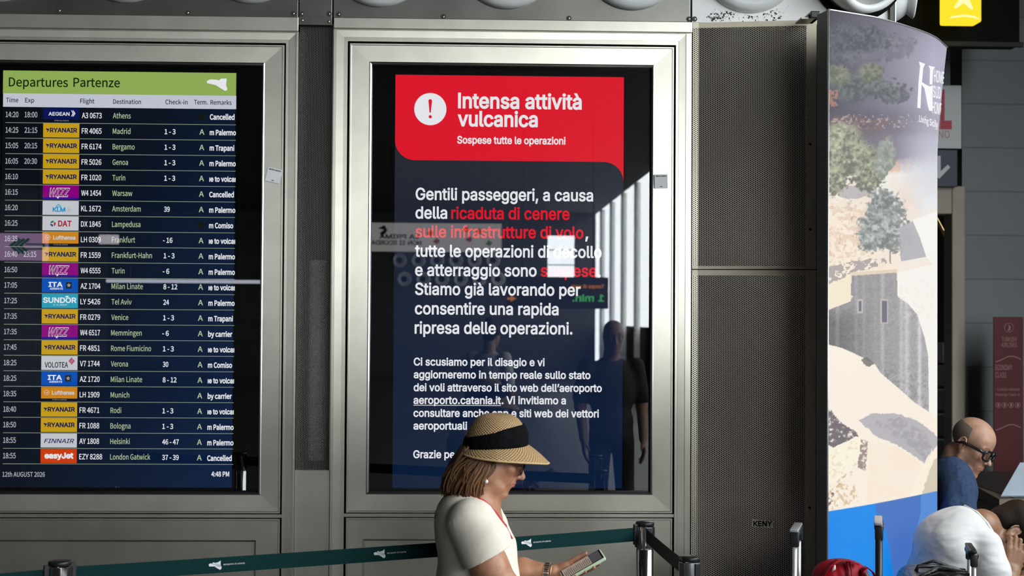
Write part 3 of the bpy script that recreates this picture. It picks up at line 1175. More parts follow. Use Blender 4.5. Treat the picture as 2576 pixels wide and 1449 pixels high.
clad('grey metal cladding sheet above the departures screen', -180, 750.5, 37, 43, ((149, 27), (472, 32), (738, 34)))
c2 = clad('narrow grey cladding sheet above the perforated strip', 751.5, 836, 43, 43, ((759, 35), (828, 35)))
clad('grey metal cladding sheet above the warning screen', 837.5, 1737.5, 44, 56, ((852, 36), (1115, 42), (1431, 46), (1733, 48)))
c4 = clad('pale cladding sheet with black speckled dirt at the right', 1740, 2250, 57, 62, ((1747, 48),), m=WHITE_CLAD)
b = MB()
f = lambda u, v: at(u, v, .0030)
b.poly([[(1765, 54), (1800, 22), (1840, 30), (1900, 42), (1990, 8), (1960, 54)]], f, GRIME)
b.build('dirt_speckle', c4)
# junction plate between the two cabinets
o = thing('junction_plate', at(793, 62, -.004), 'small screwed plate on top of the narrow perforated strip', 'plate')
b = MB()
b.box(at(752, 50, -.004).x, at(835, 50, -.004).x, -.002, .003, at(793, 63, 0).z, at(793, 42, 0).z, CLAD, .001)
b.build('sheet', o)
for sx, sy in ((760, 51), (827, 54)):
    b = MB()
    b.lathe(at(sx, sy, -.003), [(.0, -.004), (.003, -.0045), (.0055, -.002), (.0062, .001)], STEEL_LIP, axis=Vector((0, 1, 0)), n=14)
    b.build('screw', o)

# narrow perforated strip between the cabinets with a pale tube behind it
xa, xb = at(742, 600, .03).x, at(836.5, 600, .03).x
zt, zb = at(793, 62, .03).z, at(793, 1181, .03).z
o = thing('perforated_strip', ((xa + xb) / 2, .03, zb), 'narrow perforated metal strip between the two display cabinets', 'perforated panel')
b = MB()
uvq = lambda w, h: [(0, 0), (w, 0), (w, h), (0, h)]
b.quad((xa, .035, zb), (xb, .035, zb), (xb, .035, zt), (xa, .035, zt), PERF2, uvq(xb - xa, zt - zb))
b.build('perforated_sheet', o)
b = MB()
b.box(xa, xa + .008, .012, .05, zb, zt, STEEL)
b.box(xb - .004, xb, .012, .05, zb, zt, STEEL)
b.build('side_channel', o)
o = thing('blank_panel', ((xa + xb) / 2, .01, 0), 'plain steel panel below the narrow perforated strip', 'panel')
b = MB()
b.box(xa - .002, xb - .001, .010, .05, .0, zb, STEEL, .0015)
b.build('sheet', o)
tb = at(795, 1157, .16)
tube_o = thing('tube_lamp', tb, 'pale vertical tube behind the narrow perforated strip', 'tube')
tt = at(795, 655, .16)
b = MB()
b.lathe(tb, [(0, 0), (.032, 0), (.036, .004), (.036, tt.z - tb.z - .004), (.032, tt.z - tb.z), (0, tt.z - tb.z)],
        mat('white_tube', (.85, .86, .84), .3), n=24)
b.build('tube', tube_o)
b = MB()
for f_ in (.1, .9):
    b = MB()
    b.box(tb.x - .012, tb.x + .012, .16, .37, tb.z + (tt.z - tb.z) * f_ - .01, tb.z + (tt.z - tb.z) * f_ + .01, GAP)
    b.build('bracket', tube_o)

# big perforated panels right of the warning screen
XL = at(1740.5, 700, 0.0).x
PA, PB = Vector((at(1755.5, 700, 0.0).x, .0, 0)), at(2053, 700, -.085)
PB.z = 0
dirp = (PB - PA).normalized()
nrm_p = Vector((dirp.y, -dirp.x, 0))


def perf_panel(label, z0, z1, seam):
    o = thing('perforated_cladding', ((PA.x + PB.x) / 2, -.04, z0), label, 'perforated panel', 'large perforated panels right of the warning screen')
    L = (PB - PA).length
    b = MB()
    P = lambda s, z: PA + dirp * s + Vector((0, 0, z))
    mgn, top, bot = .040, .022, .012
    b.quad(P(0, z0 + bot), P(L - mgn, z0 + bot), P(L - mgn, z1 - top), P(0, z1 - top), PERF, uvq(L - mgn, z1 - z0 - top - bot))
    b.quad((XL, 0, z0 + bot), (PA.x, 0, z0 + bot), (PA.x, 0, z1 - top), (XL, 0, z1 - top), PERF, uvq(PA.x - XL, z1 - z0 - top - bot))
    b.build('perforated_sheet', o)
    b = MB()
    for (s0, s1, a, c) in ((L - mgn, L, z0, z1), (0, L - mgn, z1 - top, z1), (0, L - mgn, z0, z0 + bot)):
        b.quad(P(s0, a), P(s1, a), P(s1, c), P(s0, c), BRN)
    for a, c in ((z1 - top, z1), (z0, z0 + bot)):
        b.quad((XL, 0, a), (PA.x, 0, a), (PA.x, 0, c), (XL, 0, c), BRN)
    for z in (z0, z1):
        b.add([(XL, 0, z), P(0, z), P(L, z), P(L, z) + Vector((0, .20, 0)), (XL, .12, z)], [(0, 1, 2, 3, 4)], BRN)
    q = P(L, 0)
    b.quad(P(L, z0), P(L, z0) + Vector((0, .2, 0)), P(L, z1) + Vector((0, .2, 0)), P(L, z1), BRN)
    b.build('solid_edge', o)
    for zz in (z0 + .06 * (z1 - z0) + .1, (z0 + z1) / 2):
        b = MB()
        b.lathe(P(L - .024, zz) + nrm_p * .001, [(.0, .003), (.004, .0025), (.0058, 0)], GAP, axis=nrm_p, n=12)
        b.build('screw', o)
    return o


zt = at(1755, 57, 0).z
zs = at(1900, 678, -.04).z
perf_panel('upper perforated brown metal panel beside the warning screen', zs + .002, zt, True)
pl = perf_panel('lower perforated brown metal panel behind the luggage handles', .0, zs - .002, False)
structure('wall_cavity_back', lambda b: b.box(XL + .01, 1.6, .25, .34, 0, CEIL_Z, GAP))
b = MB()
fk = lambda u, v: at(u, -v, -.085 + (2053 - u) / 297 * .085 - .0015)
KW = mat('white_paint_mark', (.62, .58, .48), .7)
b.poly([[(1891, -1325), (1944, -1328), (1947, -1311), (1893, -1306)]], fk, KW)
fk2 = lambda u, v: at(u, -v, -.085 + (2053 - u) / 297 * .085 - .0025)
b.text('KENY', fk2, GAP, 1895, -1323.5, 48, 12.5, bold=.05)
tag(b.build('paint_mark'), 'pale stencilled paint mark on the lower perforated panel', 'paint mark')

# round air nozzles above
NOZ = noisy('white_enamel_nozzle', (.60, .61, .60), (.70, .71, .70), 5, rough=.35)


def nozzle(label, c, axis=Vector((0, -1, 0)), r=.20, group='round air nozzles above the screens'):
    o = thing('air_nozzle', c, label, 'air nozzle', group)
    b = MB()
    b.lathe(c, [(r * 1.03, .0), (r * 1.03, .006), (r, .022), (r * .95, .034), (r * .80, .040), (r * .76, .034)], NOZ, axis=axis, n=56)
    b.build('flange', o)
    b = MB()
    b.lathe(c, [(r * .76, .034), (r * .70, .020), (r * .58, .006), (r * .50, .005), (r * .46, .012), (r * .44, .014)], NOZ, axis=axis, n=48)
    b.lathe(c, [(r * .44, .014), (r * .40, .003), (0, .002)], GAP, axis=axis, n=32)
    b.build('outlet_cone', o)
    return o


for (cx, by, lab) in ((-10, 4, 'round white air nozzle at the upper left corner'), (314, 6, 'white air nozzle above the left half of the departures screen'),
                      (629, 8, 'white air nozzle above the right half of the departures screen'),
                      (953, 17, 'white air nozzle above the left corner of the warning screen'),
                      (1275, 22, 'white air nozzle above the middle of the warning screen'),
                      (1591, 25, 'white air nozzle above the right end of the warning screen'),
                      (1888, 32, 'white air nozzle above the big perforated panel')):
    p = at(cx, by, -.01)
    nozzle(lab, Vector((p.x, .002, p.z + .206)))
p = at(2168, -72, -.06)
o = thing('ball_nozzle', p, 'swivelled ball air nozzle just above the curved lightbox', 'air nozzle')
ax = Vector((.28, -.86, -.30)).normalized()
b = MB()
b.lathe(p + Vector((0, .055, 0)), [(.19, -.02), (.19, .012), (.165, .02), (.16, -.02)], GAP, axis=Vector((0, -1, 0)), n=48)
b.build('dark_collar', o)
b = MB()
b.lathe(p, [(.155, -.05), (.165, .0), (.165, .05), (.155, .085), (.135, .09), (.125, .08)], NOZ, axis=ax, n=48)
b.build('swivel_ring', o)
b = MB()
b.lathe(p, [(.125, .08), (.115, .02), (.085, -.02), (0, -.035)], mat('grey_nozzle_bowl', (.42, .42, .41), .4), axis=ax, n=40)
b.build('bowl', o)
ALU0 = mat('pale_metal_edge', (.55, .58, .60), .4, .5)
xe = at(2250, 20, .004).x
o = thing('corner_post', (xe, .02, at(2245, 60, .004).z), 'grey vertical corner strip right of the ball nozzle', 'post')
b = MB()
b.box(xe - .024, xe - .004, -.012, .04, 1.2, CEIL_Z, mat('dark_bronze_strip', (.07, .058, .048), .5), .002)
b.box(xe - .004, xe + .002, -.014, .04, 1.2, CEIL_Z, ALU0, .001)
b.build('strip', o)
p = at(2222, -8, .14)
o = thing('side_nozzle', p, 'white ball nozzle on the corner seen from the side', 'air nozzle')
b = MB()
b.ball(p, (.125, .11, .115), NOZ, nu=28, nv=18)
b.build('ball', o)
b = MB()
b.lathe(p, [(.05, .08), (.075, .115), (.085, .13), (.075, .135), (.05, .12)], NOZ, axis=Vector((.95, -.2, -.1)), n=28)
b.build('rim', o)

# stickers on the frames
STK = mat('white_sticker', (.78, .78, .80), .5)


def sticker(label, cx, cy, w, h, ang):
    b = MB()
    c = at(cx, cy, .0085)
    o2, o3 = at(cx + 10, cy, .0085), at(cx, cy - 10, .0085)
    kx = (o2.x - c.x) / 10
    R2 = lambda u, v: (u * math.cos(ang) - v * math.sin(ang), u * math.sin(ang) + v * math.cos(ang))

    def f(u, v, dy=0.):
        x, z = R2(u, v)
        return Vector((c.x + x * kx, .0085 - dy, c.z + z * kx))
    b.box(-1e-9, 1e-9, 0, 0, 0, 0, STK)
    b.poly([[(-w / 2, -h / 2), (w / 2, -h / 2), (w / 2, h / 2), (-w / 2, h / 2)]], f, STK)
    b.text('MOKU MOKU', lambda u, v: f(u, v, .0006), DK, -w * .4, h * .33, w * .8, 3.0, bold=.06)
    b.poly([[(-3, -h * .40), (3, -h * .40), (3, -h * .35), (-3, -h * .35)]], lambda u, v: f(u, v, .0006), DK)
    b.v, b.f, b.mi, b.sm = b.v, b.f[6:], b.mi[6:], b.sm[6:]
    return tag(b.build('sticker'), label, 'sticker', 'small white stickers on the cabinet frames')


sticker('small white sticker tilted on the frame of the departures cabinet', 689, 441, 38, 36, -.22)
sticker('small white sticker set straight on the frame of the warning cabinet', 1663, 456, 33, 35, .02)

# ================================================================== curved lightbox
def atd(px, py, d):
    return CAM + ray(px, py) * (d / F_PX)


D0 = 5.30
up_a = [(2083, 0), (2150, .072), (2206, .14), (2282, .297), (2347, .487), (2382, .724)]
lo_a = [(2083, 0), (2150, .080), (2206, .16), (2275, .30), (2325, .43), (2352, .56), (2358, .70)]


def resample(pts, n):
    P = [Vector((atd(px, 795, D0 + d).x, atd(px, 795, D0 + d).y)) for px, d in pts]
    # smooth through the points (Catmull-Rom), then even steps
    Q = []
    E_ = [P[0] * 2 - P[1]] + P + [P[-1] * 2 - P[-2]]
    for i in range(1, len(E_) - 2):
        for k in range(24):
            t = k / 24
            p0, p1, p2, p3 = E_[i - 1:i + 3]
            Q.append(.5 * ((2 * p1) + (p2 - p0) * t + (2 * p0 - 5 * p1 + 4 * p2 - p3) * t * t + (3 * p1 - p0 - 3 * p2 + p3) * t ** 3))
    Q.append(P[-1])
    ds = np.concatenate([[0], np.cumsum([(b_ - a_).length for a_, b_ in zip(Q, Q[1:])])])
    ss = np.linspace(0, ds[-1], n)
    return np.stack([np.interp(ss, ds, [q.x for q in Q]), np.interp(ss, ds, [q.y for q in Q])], 1), ds[-1]


NU, NV = 240, 1150
LA, la = resample(lo_a, NU)
UA, ua = resample(up_a, NU)
Z1 = atd(2083, 21, D0).z
Z0 = .06


def sheet_pt(s, z, out=0.0):
    """s: 0..1 along the curve, z: height"""
    w = min(1, max(0, (z - (Z1 - .47)) / .47)) ** 1.35
    i = s * (NU - 1)
    i0 = int(min(NU - 2, max(0, math.floor(i))))
    f_ = i - i0
    A_ = LA * (1 - w) + UA * w
    p = A_[i0] * (1 - f_) + A_[i0 + 1] * f_
    t = A_[i0 + 1] - A_[i0]
    t = t / np.linalg.norm(t)
    return Vector((p[0] + t[1] * out, p[1] - t[0] * out, z))


def vnoise(x, y, seed=0):
    r = np.random.default_rng(seed).random((64, 64))
    xi, yi = np.floor(x).astype(int), np.floor(y).astype(int)
    fx, fy = x - xi, y - yi
    fx, fy = fx * fx * (3 - 2 * fx), fy * fy * (3 - 2 * fy)
    g = lambda a, c: r[a % 64, c % 64]
    return (g(xi, yi) * (1 - fx) + g(xi + 1, yi) * fx) * (1 - fy) + (g(xi, yi + 1) * (1 - fx) + g(xi + 1, yi + 1) * fx) * fy


def fbm(x, y, seed=0, o=4):
    return sum(vnoise(x * 2 ** i, y * 2 ** i, seed + i) * .5 ** i for i in range(o)) / sum(.5 ** i for i in range(o))


def in_poly(x, y, poly):
    c = np.zeros(x.shape, bool)
    for (x1, y1), (x2, y2) in zip(poly, poly[1:] + poly[:1]):
        if y1 == y2:
            continue
        m_ = (y1 > y) != (y2 > y)
        c ^= m_ & (x < (x2 - x1) * (y - y1) / (y2 - y1) + x1)
    return c


def s2l(c):
    c = np.asarray(c, float) / 255
    return np.where(c <= .04045, c / 12.92, ((c + .055) / 1.055) ** 2.4)


def landscape(x, y):
    """the printed picture, reflected light painted in: wooded slope, dry ground, farm building, blue band"""
    n1, n2, n3 = fbm(x / 26, y / 26, 1), fbm(x / 9, y / 9, 9), fbm(x / 60, y / 60, 20)
    n4 = fbm(x / 6.0, y / 6.0, 33, 3)
    xw, yw = x + (n2 - .5) * 16, y + (n1 - .5) * 14
    c = np.zeros(x.shape + (3,))
    rgt = np.clip((x - 2090) / 260, 0, 1)  # paler to the right: reflection wash painted into the print colours

    def mixc(col, m_, a=1.0):
        m_ = (np.asarray(m_, float) * a)[..., None]
        c[:] = c * (1 - m_) + np.asarray(col, float) * m_

    def sm(v, a, b_):
        return np.clip((v - a) / (b_ - a), 0, 1)
    # upper slope in haze, reflection wash painted in towards the right
    n5 = fbm(x / 2.3, y / 2.3, 51, 2)
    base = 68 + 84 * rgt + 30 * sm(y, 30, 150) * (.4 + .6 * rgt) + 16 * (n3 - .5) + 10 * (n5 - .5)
    c[:] = np.stack([base, base * .985, base * 1.075 + 4], -1)
    def trees(blobs, dark, lite, alpha, rag=.9):
        """soft ragged crowns: light leaf clumps over dark gaps"""
        for (cx, cy, rx, ry) in blobs:
            d_ = ((x - cx) / rx) ** 2 + ((y - cy) / ry) ** 2
            a_ = sm(1.15 - d_ - rag * (n2 - .42) - .9 * (n4 - .5), 0, .34)
            t = np.clip(.15 + 1.5 * (n2 - .38) + 1.3 * (n4 - .48) - .25 * (y - cy) / ry, 0, 1)[..., None]
            col = np.asarray(dark, float) * (1 - t) + np.asarray(lite, float) * t
            a_ = (a_ * alpha)[..., None]
            c[:] = c * (1 - a_) + col * a_
    hz0 = 40 * rgt
    trees(((2125, 95, 70, 38), (2190, 100, 60, 36), (2105, 130, 40, 34)), (74, 78, 86), (120, 128, 128), .6, 1.7)
    trees(((2245, 118, 60, 34), (2150, 150, 70, 24)), (100, 102, 112), (146, 150, 152), .4, 1.7)
    trees(((2175, 215, 80, 38), (2130, 222, 52, 40), (2245, 235, 50, 28)), (88, 92, 97), (136, 144, 138), .65, 1.5)
    trees(((2105, 188, 38, 26), (2190, 182, 34, 26)), (108, 114, 98), (166, 172, 142), .8, 1.5)
    mixc((98, 90, 102), sm(y, 262, 290) * (1 - sm(y, 330, 350)) * (1 - .6 * rgt), .55)
    mixc((150, 118, 112), sm(y, 286, 298) * (1 - sm(y, 318, 345)) * sm(n4 + .5 * (n1 - .5), .42, .62) * (1 - sm(x, 2180, 2290)), .75)
    mixc((205, 140, 115), (y < 268) & (y > 226) & sm(2108 - xw + 12 * (n4 - .5), 0, 6).astype(bool) & (n4 > .40), .65)
    mixc((215, 205, 205), (y > 288) & (y < 322) & (n4 > .66), .5)
    # dry ground
    gr = sm(yw + 14 * (n4 - .5), 415 - 30 * rgt, 455 - 30 * rgt)
    mixc((150, 132, 142), sm(y, 318, 345) * (1 - sm(x, 2235, 2300)) * (.55 + .6 * (n2 - .4)), .5)
    gcol = np.stack([238 + 14 * n1, 205 + 40 * n3 + 22 * rgt, 172 + 62 * n3 + 45 * rgt], -1)
    c[:] = c * (1 - gr[..., None]) + np.minimum(gcol, 253) * gr[..., None]
    mixc((176, 172, 178), (yw > 470) & (yw < 496) & (x < 2205) & (x > 2108), .75)
    mixc((228, 182, 152), sm(y, 398, 408) * (1 - sm(y, 428, 440)) * sm(x, 2220, 2235) * (1 - sm(x, 2262, 2300)) * sm(n4 + n2, .7, 1.05), .6)
    hz = sm(x, 2255, 2330) * sm(y, 230, 420)
    mixc((214, 214, 224), hz * (1 - sm(y, 430, 560)), .75)
    # tree left, olive
    trees(((2120, 350, 52, 48), (2108, 400, 45, 60), (2160, 405, 58, 56), (2185, 440, 44, 42), (2100, 455, 34, 40)), (116, 119, 106), (200, 203, 172), .95, 1.2)
    trees(((2230, 390, 26, 46), (2218, 420, 22, 28)), (142, 150, 142), (186, 194, 178), .85)
    # bright earth
    m2 = sm(yw, 505, 560)
    mixc((253, 238, 220), m2 * (1 - .5 * sm(.5 - n1, 0, .1)), .9)
    mixc((228, 196, 170), ((yw > 520) & (yw < 650) & (x < 2190)) * sm(n2, .48, .62), .55)
    mixc((196, 170, 150), ((yw > 480) & (yw < 680) & (x < 2170)) * sm(n4, .62, .72), .5)
    # middle tree
    trees(((2228, 535, 52, 58), (2200, 580, 48, 46), (2252, 590, 44, 46), (2225, 500, 34, 26), (2190, 610, 34, 26)), (124, 131, 130), (206, 210, 208), .88, 1.3)
    mixc((120, 110, 104), in_poly(x, y, [(2237, 632), (2241, 632), (2242, 664), (2238, 664)]), .6)
    # shadows on the ground, grey gable
    mixc((168, 160, 160), in_poly(xw, yw, [(2080, 672), (2180, 655), (2225, 646), (2235, 662), (2140, 690), (2080, 722)]) & (n2 > .40), .85)
    mixc((184, 184, 190), in_poly(x, y, [(2264, 572), (2296, 556), (2315, 600), (2330, 646), (2266, 658)]), .95)
    mixc((253, 251, 246), in_poly(x, y, [(2296, 553), (2366, 528), (2366, 690), (2330, 646), (2315, 600)]), .95)
    # farm building, shaded front
    wall = in_poly(x, y, [(2142, 692), (2256, 685), (2258, 746), (2284, 764), (2308, 792), (2326, 850), (2335, 895), (2337, 1036), (2300, 1012),
                          (2262, 978), (2215, 938), (2200, 915), (2168, 898), (2120, 876), (2078, 865), (2078, 782), (2140, 758)])
    light_streak = .5 + .5 * np.sin(x / 13.0) * np.sin(x / 5.1)  # vertical streaks of light on the sheet, painted into the wall colour
    wc = 148 + 30 * rgt + 14 * (n2 - .5) + 24 * sm(light_streak, .6, 1.) - 34 * sm(2205 - x, 0, 90) * sm(y, 770, 810) + 30 * (n5 - .5) + 34 * np.exp(-((x - 2281) / 7.) ** 2) + 22 * np.exp(-((x - 2312) / 5.) ** 2) - 16 * sm(n4, .5, .7) * sm(y, 880, 940)
    c[wall] = np.stack([wc, wc * .985, wc * .995], -1)[wall]
    mixc((253, 250, 244), in_poly(x, y, [(2258, 686), (2366, 660), (2366, 1060), (2337, 1036), (2335, 895), (2326, 850), (2308, 792), (2284, 764), (2258, 746)]), .97)
    mixc((240, 232, 218), (x > 2262) & (y > 700) & (y < 800) & (n4 > .6), .3)
    mixc((232, 214, 190), in_poly(x, y, [(2138, 685), (2256, 677), (2256, 686), (2142, 694)]), .9)
    for (a0, b0, a1, b1) in ((2215, 752, 2234, 815), (2157, 752, 2171, 788)):
        mixc((196, 188, 186), (x > a0) & (x < a1) & (y > b0) & (y < b1))
        mixc((118, 116, 134), (x > a0 + 4) & (x < a1 - 3) & (y > b0 + 5) & (y < b1 - 4))
    mixc((250, 236, 210), in_poly(xw, yw, [(2078, 722), (2140, 690), (2141, 755), (2078, 780)]), .9)
    # path below, steps, rocks
    mixc((254, 244, 228), in_poly(x, y, [(2078, 866), (2120, 876), (2168, 898), (2200, 915), (2215, 938), (2262, 978), (2300, 1012), (2337, 1036), (2366, 1050),
                                         (2366, 1300), (2078, 1300)]), .98)
    mixc((120, 112, 108), in_poly(xw, yw, [(2164, 905), (2180, 900), (2198, 916), (2182, 926)]), .85)
    xs_, ys_ = x + (n4 - .5) * 7, y + (n2 - .5) * 7
    mixc((186, 182, 188), in_poly(xs_, ys_, [(2160, 1058), (2195, 1040), (2262, 1042), (2310, 1060), (2352, 1092), (2366, 1110), (2350, 1130), (2328, 1168), (2290, 1140), (2240, 1112), (2205, 1098)]), .95)
    mixc((160, 156, 164), in_poly(xs_, ys_, [(2200, 1062), (2262, 1050), (2330, 1090), (2345, 1120), (2328, 1160), (2300, 1130), (2250, 1100)]) * sm(n2, .35, .6), .6)
    mixc((255, 236, 216), in_poly(xs_, ys_, [(2185, 1110), (2240, 1118), (2290, 1142), (2318, 1170), (2290, 1245), (2180, 1268)]) * sm(n3, .2, .6), .75)
    mixc((214, 204, 178), in_poly(xs_, ys_, [(2338, 1170), (2366, 1140), (2366, 1245), (2318, 1248)]), .9)
    mixc((255, 246, 224), in_poly(xs_, ys_, [(2318, 1180), (2345, 1128), (2350, 1150), (2330, 1210), (2318, 1248), (2280, 1255), (2300, 1215)]), .9)
    # dark scrub, stone wall with its buttress, dry grass
    mixc((112, 104, 110), in_poly(xs_, ys_, [(2076, 1030), (2090, 1030), (2112, 1062), (2150, 1082), (2160, 1096), (2128, 1110), (2096, 1126), (2076, 1112)]) * sm(n4, .2, .45), .95)
    mixc((255, 248, 228), in_poly(xs_, ys_, [(2078, 1140), (2096, 1126), (2130, 1110), (2162, 1098), (2166, 1110), (2158, 1172), (2142, 1182), (2094, 1218), (2078, 1210)]), .95)
    mixc((226, 200, 160), in_poly(xs_, ys_, [(2078, 1140), (2166, 1100), (2158, 1180), (2078, 1222)]) * sm(n4, .62, .75), .5)
    mixc((150, 128, 122), in_poly(xs_, ys_, [(2166, 1106), (2184, 1110), (2177, 1187), (2158, 1175)]) * sm(n4, .25, .5), .85)
    mixc((200, 166, 120), in_poly(xs_, ys_, [(2092, 1220), (2142, 1182), (2150, 1190), (2100, 1230)]) * sm(n4, .45, .6), .6)
    mixc((214, 178, 130), in_poly(xs_, ys_, [(2076, 1225), (2094, 1216), (2150, 1218), (2160, 1260), (2076, 1292)]) * sm(n4, .52, .62), .65)
    mixc((122, 92, 78), in_poly(xs_, ys_, [(2076, 1238), (2100, 1240), (2094, 1266), (2076, 1280)]) * sm(n4, .48, .56), .8)
    mixc((140, 134, 150), in_poly(x, y, [(2268, 1266), (2274, 1254), (2279, 1252), (2279, 1266)]), .8)
    # dark left rim of the print
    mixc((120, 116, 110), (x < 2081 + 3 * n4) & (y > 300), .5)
    # blue band
    yb_ = 1287 - (x - 2079) * .150 - ((x - 2079) / 276) ** 2 * 10
    v = .5 + .5 * np.cos((x - 2150) / 90.)
    blue = np.stack([4 + 10 * v, 116 + 26 * v + 10 * (n2 - .5), 222 + 18 * v], -1)
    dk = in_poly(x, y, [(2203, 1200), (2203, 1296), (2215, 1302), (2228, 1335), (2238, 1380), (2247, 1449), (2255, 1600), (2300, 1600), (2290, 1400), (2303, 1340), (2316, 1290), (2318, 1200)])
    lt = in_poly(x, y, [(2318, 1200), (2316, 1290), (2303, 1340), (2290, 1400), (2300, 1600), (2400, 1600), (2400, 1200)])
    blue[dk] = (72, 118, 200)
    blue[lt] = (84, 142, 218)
    m_ = sm(y - yb_, -.8, .8)[..., None]
    c[:] = c * (1 - m_) + blue * m_
    return np.clip(c, 0, 255)


lb = thing('advertising_lightbox', (1.45, -.2, 0), 'tall curved backlit advertising lightbox with a farm landscape print', 'lightbox')
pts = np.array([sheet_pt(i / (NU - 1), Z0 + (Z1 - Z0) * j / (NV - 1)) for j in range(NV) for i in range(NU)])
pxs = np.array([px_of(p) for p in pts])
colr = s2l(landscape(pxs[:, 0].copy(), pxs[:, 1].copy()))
me = bpy.data.meshes.new('printed_sheet')
idx = np.arange(NU * NV).reshape(NV, NU)
fs = np.stack([idx[:-1, :-1], idx[:-1, 1:], idx[1:, 1:], idx[1:, :-1]], -1).reshape(-1, 4)
me.from_pydata(pts.tolist(), [], fs.tolist())
ca_ = me.color_attributes.new('print', 'FLOAT_COLOR', 'POINT')
ca_.data.foreach_set('color', np.concatenate([colr, np.ones((len(colr), 1))], 1).ravel())
PRINT = mat('backlit_print', (.02, .02, .02), .3, spec=.03)
at_ = N(PRINT, 'ShaderNodeAttribute', attribute_name='print')
PRINT.node_tree.links.new(at_.outputs['Color'], bsdf(PRINT).inputs['Emission Color'])
bsdf(PRINT).inputs['Emission Strength'].default_value = .92
me.materials.append(PRINT)
me.polygons.foreach_set('use_smooth', [True] * len(me.polygons))
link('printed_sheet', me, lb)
# aluminium profiles, top and far side
ALU = mat('pale_aluminium_edge', (.82, .84, .84), .3, .9)
SIDE = noisy('dark_grey_profile', (.20, .195, .19), (.24, .235, .23), 5, rough=.5, metal=.1)
c0 = sheet_pt(0, Z1)
back = atd(2054, 795, D0 + .10)
b = MB()
zs_ = [Z0, 1.0, 2.0] + [float(v) for v in np.linspace(Z1 - .47, Z1, 12)]
bx_ = Vector((back.x + .30, back.y + .26, 0))
vs, fs = [], []
for z in zs_:
    e_ = sheet_pt(.985, z, -.006)
    vs += [(c0.x, c0.y, z), (back.x, back.y, z), (bx_.x, bx_.y, z), (e_.x, e_.y, z)]
for i in range(len(zs_) - 1):
    for k in range(3):
        fs.append((4 * i + k, 4 * i + k + 1, 4 * i + 5 + k, 4 * i + 4 + k))
b.add(vs, fs, SIDE)
b.build('side_profile', lb)
b = MB()
b.tube([(c0.x - .001, c0.y - .002, Z0), (c0.x - .001, c0.y - .002, Z1)], .0034, ALU, n=8)
b.build('corner_edge', lb, 'thin pale edge strip')
b = MB()
top = [sheet_pt(i / 60, Z1, .001) for i in range(61)]
b.tube(top, .004, ALU, n=8)
b.add([p + Vector((0, 0, .001)) for p in top] + [Vector((back.x, back.y, Z1 + .001)), bx_ + Vector((0, 0, Z1 + .001))],
      [tuple(range(61)) + (62, 61)], SIDE)
b.build('top_cap', lb)
b = MB()
b.box(c0.x + .03, c0.x + .30, c0.y + .10, c0.y + .33, 0, Z0, SIDE, .004)
b.build('plinth', lb)
b = MB()
LOGO = gl('white_print_light', (.95, .95, .97), 1.0)


_tab = {}


def on_px(px, py):
    """point of the sheet under that pixel, a hair in front of the print"""
    z = min(Z1, max(Z0, 2.4))
    for _ in range(3):
        key = round(z, 2)
        if key not in _tab:
            _tab[key] = [px_of(sheet_pt(i / 200, key))[0] for i in range(201)]
        xs = _tab[key]
        k = max(range(201), key=lambda i: xs[i])
        s_ = float(np.interp(px, xs[:k + 1], [i / 200 for i in range(k + 1)]))
        p = sheet_pt(s_, z)
        _, yy = px_of(p)
        z += (yy - py) / F_PX * (p - CAM).dot(fwd)
    return sheet_pt(s_, z, .0025)


b = MB()
b.poly([[(2306, 271), (2314, 273), (2317, 213), (2324, 222), (2333, 268), (2336, 279), (2344, 279), (2345, 214), (2338, 218), (2328, 213), (2318, 207),
         (2321, 172), (2326, 161), (2310, 155), (2313, 166), (2309, 210)]], on_px, LOGO)
b.poly([[(2337, 213), (2344, 212), (2346, 176), (2351, 169), (2334, 165), (2338, 174)]], on_px, LOGO)
b.build('emblem', lb)
b = MB()
for i, (s, w) in enumerate((('HOME', 26), ('SUD', 20), ('HOME', 26))):
    x0_ = 2348 - 2.2 * i
    b.text(s, lambda u, v: on_px(u, -v + (u - x0_) * .22), LOGO, x0_, -(205 + 39.5 * i), w - .4 * i, 29, bold=.02)
b.text('Living Sicily', lambda u, v: on_px(u, -v + (u - 2311) * .34), LOGO, 2311, -306, 47, 16, font='hum', bold=.03)
b.build('lettering', lb)
br = thing('mounting_bracket', atd(2030, 40, 5.6), 'black stepped bracket between the perforated panel and the lightbox', 'bracket')
b = MB()
pb = atd(2058, 30, 5.62)
zz = lambda py: atd(2040, py, 5.62).z
xx = lambda px: atd(px, 40, 5.62).x
b = MB()
b.box(xx(2037), xx(2060), pb.y - .02, pb.y + .10, zz(47), zz(30), BLACK_PL, .003)
b.box(xx(2033), xx(2060), pb.y - .0, pb.y + .10, zz(47), zz(36), BLACK_PL, .003)
b.build('arm', br)
b = MB()
b.box(xx(2015), xx(2050), pb.y + .0, pb.y + .10, zz(48), zz(43), BRN, .002)
b.build('base', br)

# ================================================================== queue barriers
def depth_for(px, py, z):
    d = ray(px, py)
    t = (z - CAM.z) / d.z
    return CAM + d * t


TEAL = noisy('teal_webbing', (.004, .024, .025), (.006, .032, .032), 60, (1, 1, 6), rough=.9, bump=.15, bscale=400, spec=.08)
BLACKW = noisy('black_webbing', (.008, .008, .009), (.012, .012, .013), 60, rough=.8)
SATIN = mat('brushed_aluminium', (.60, .60, .60), .33, 1.)
HP = 1.0


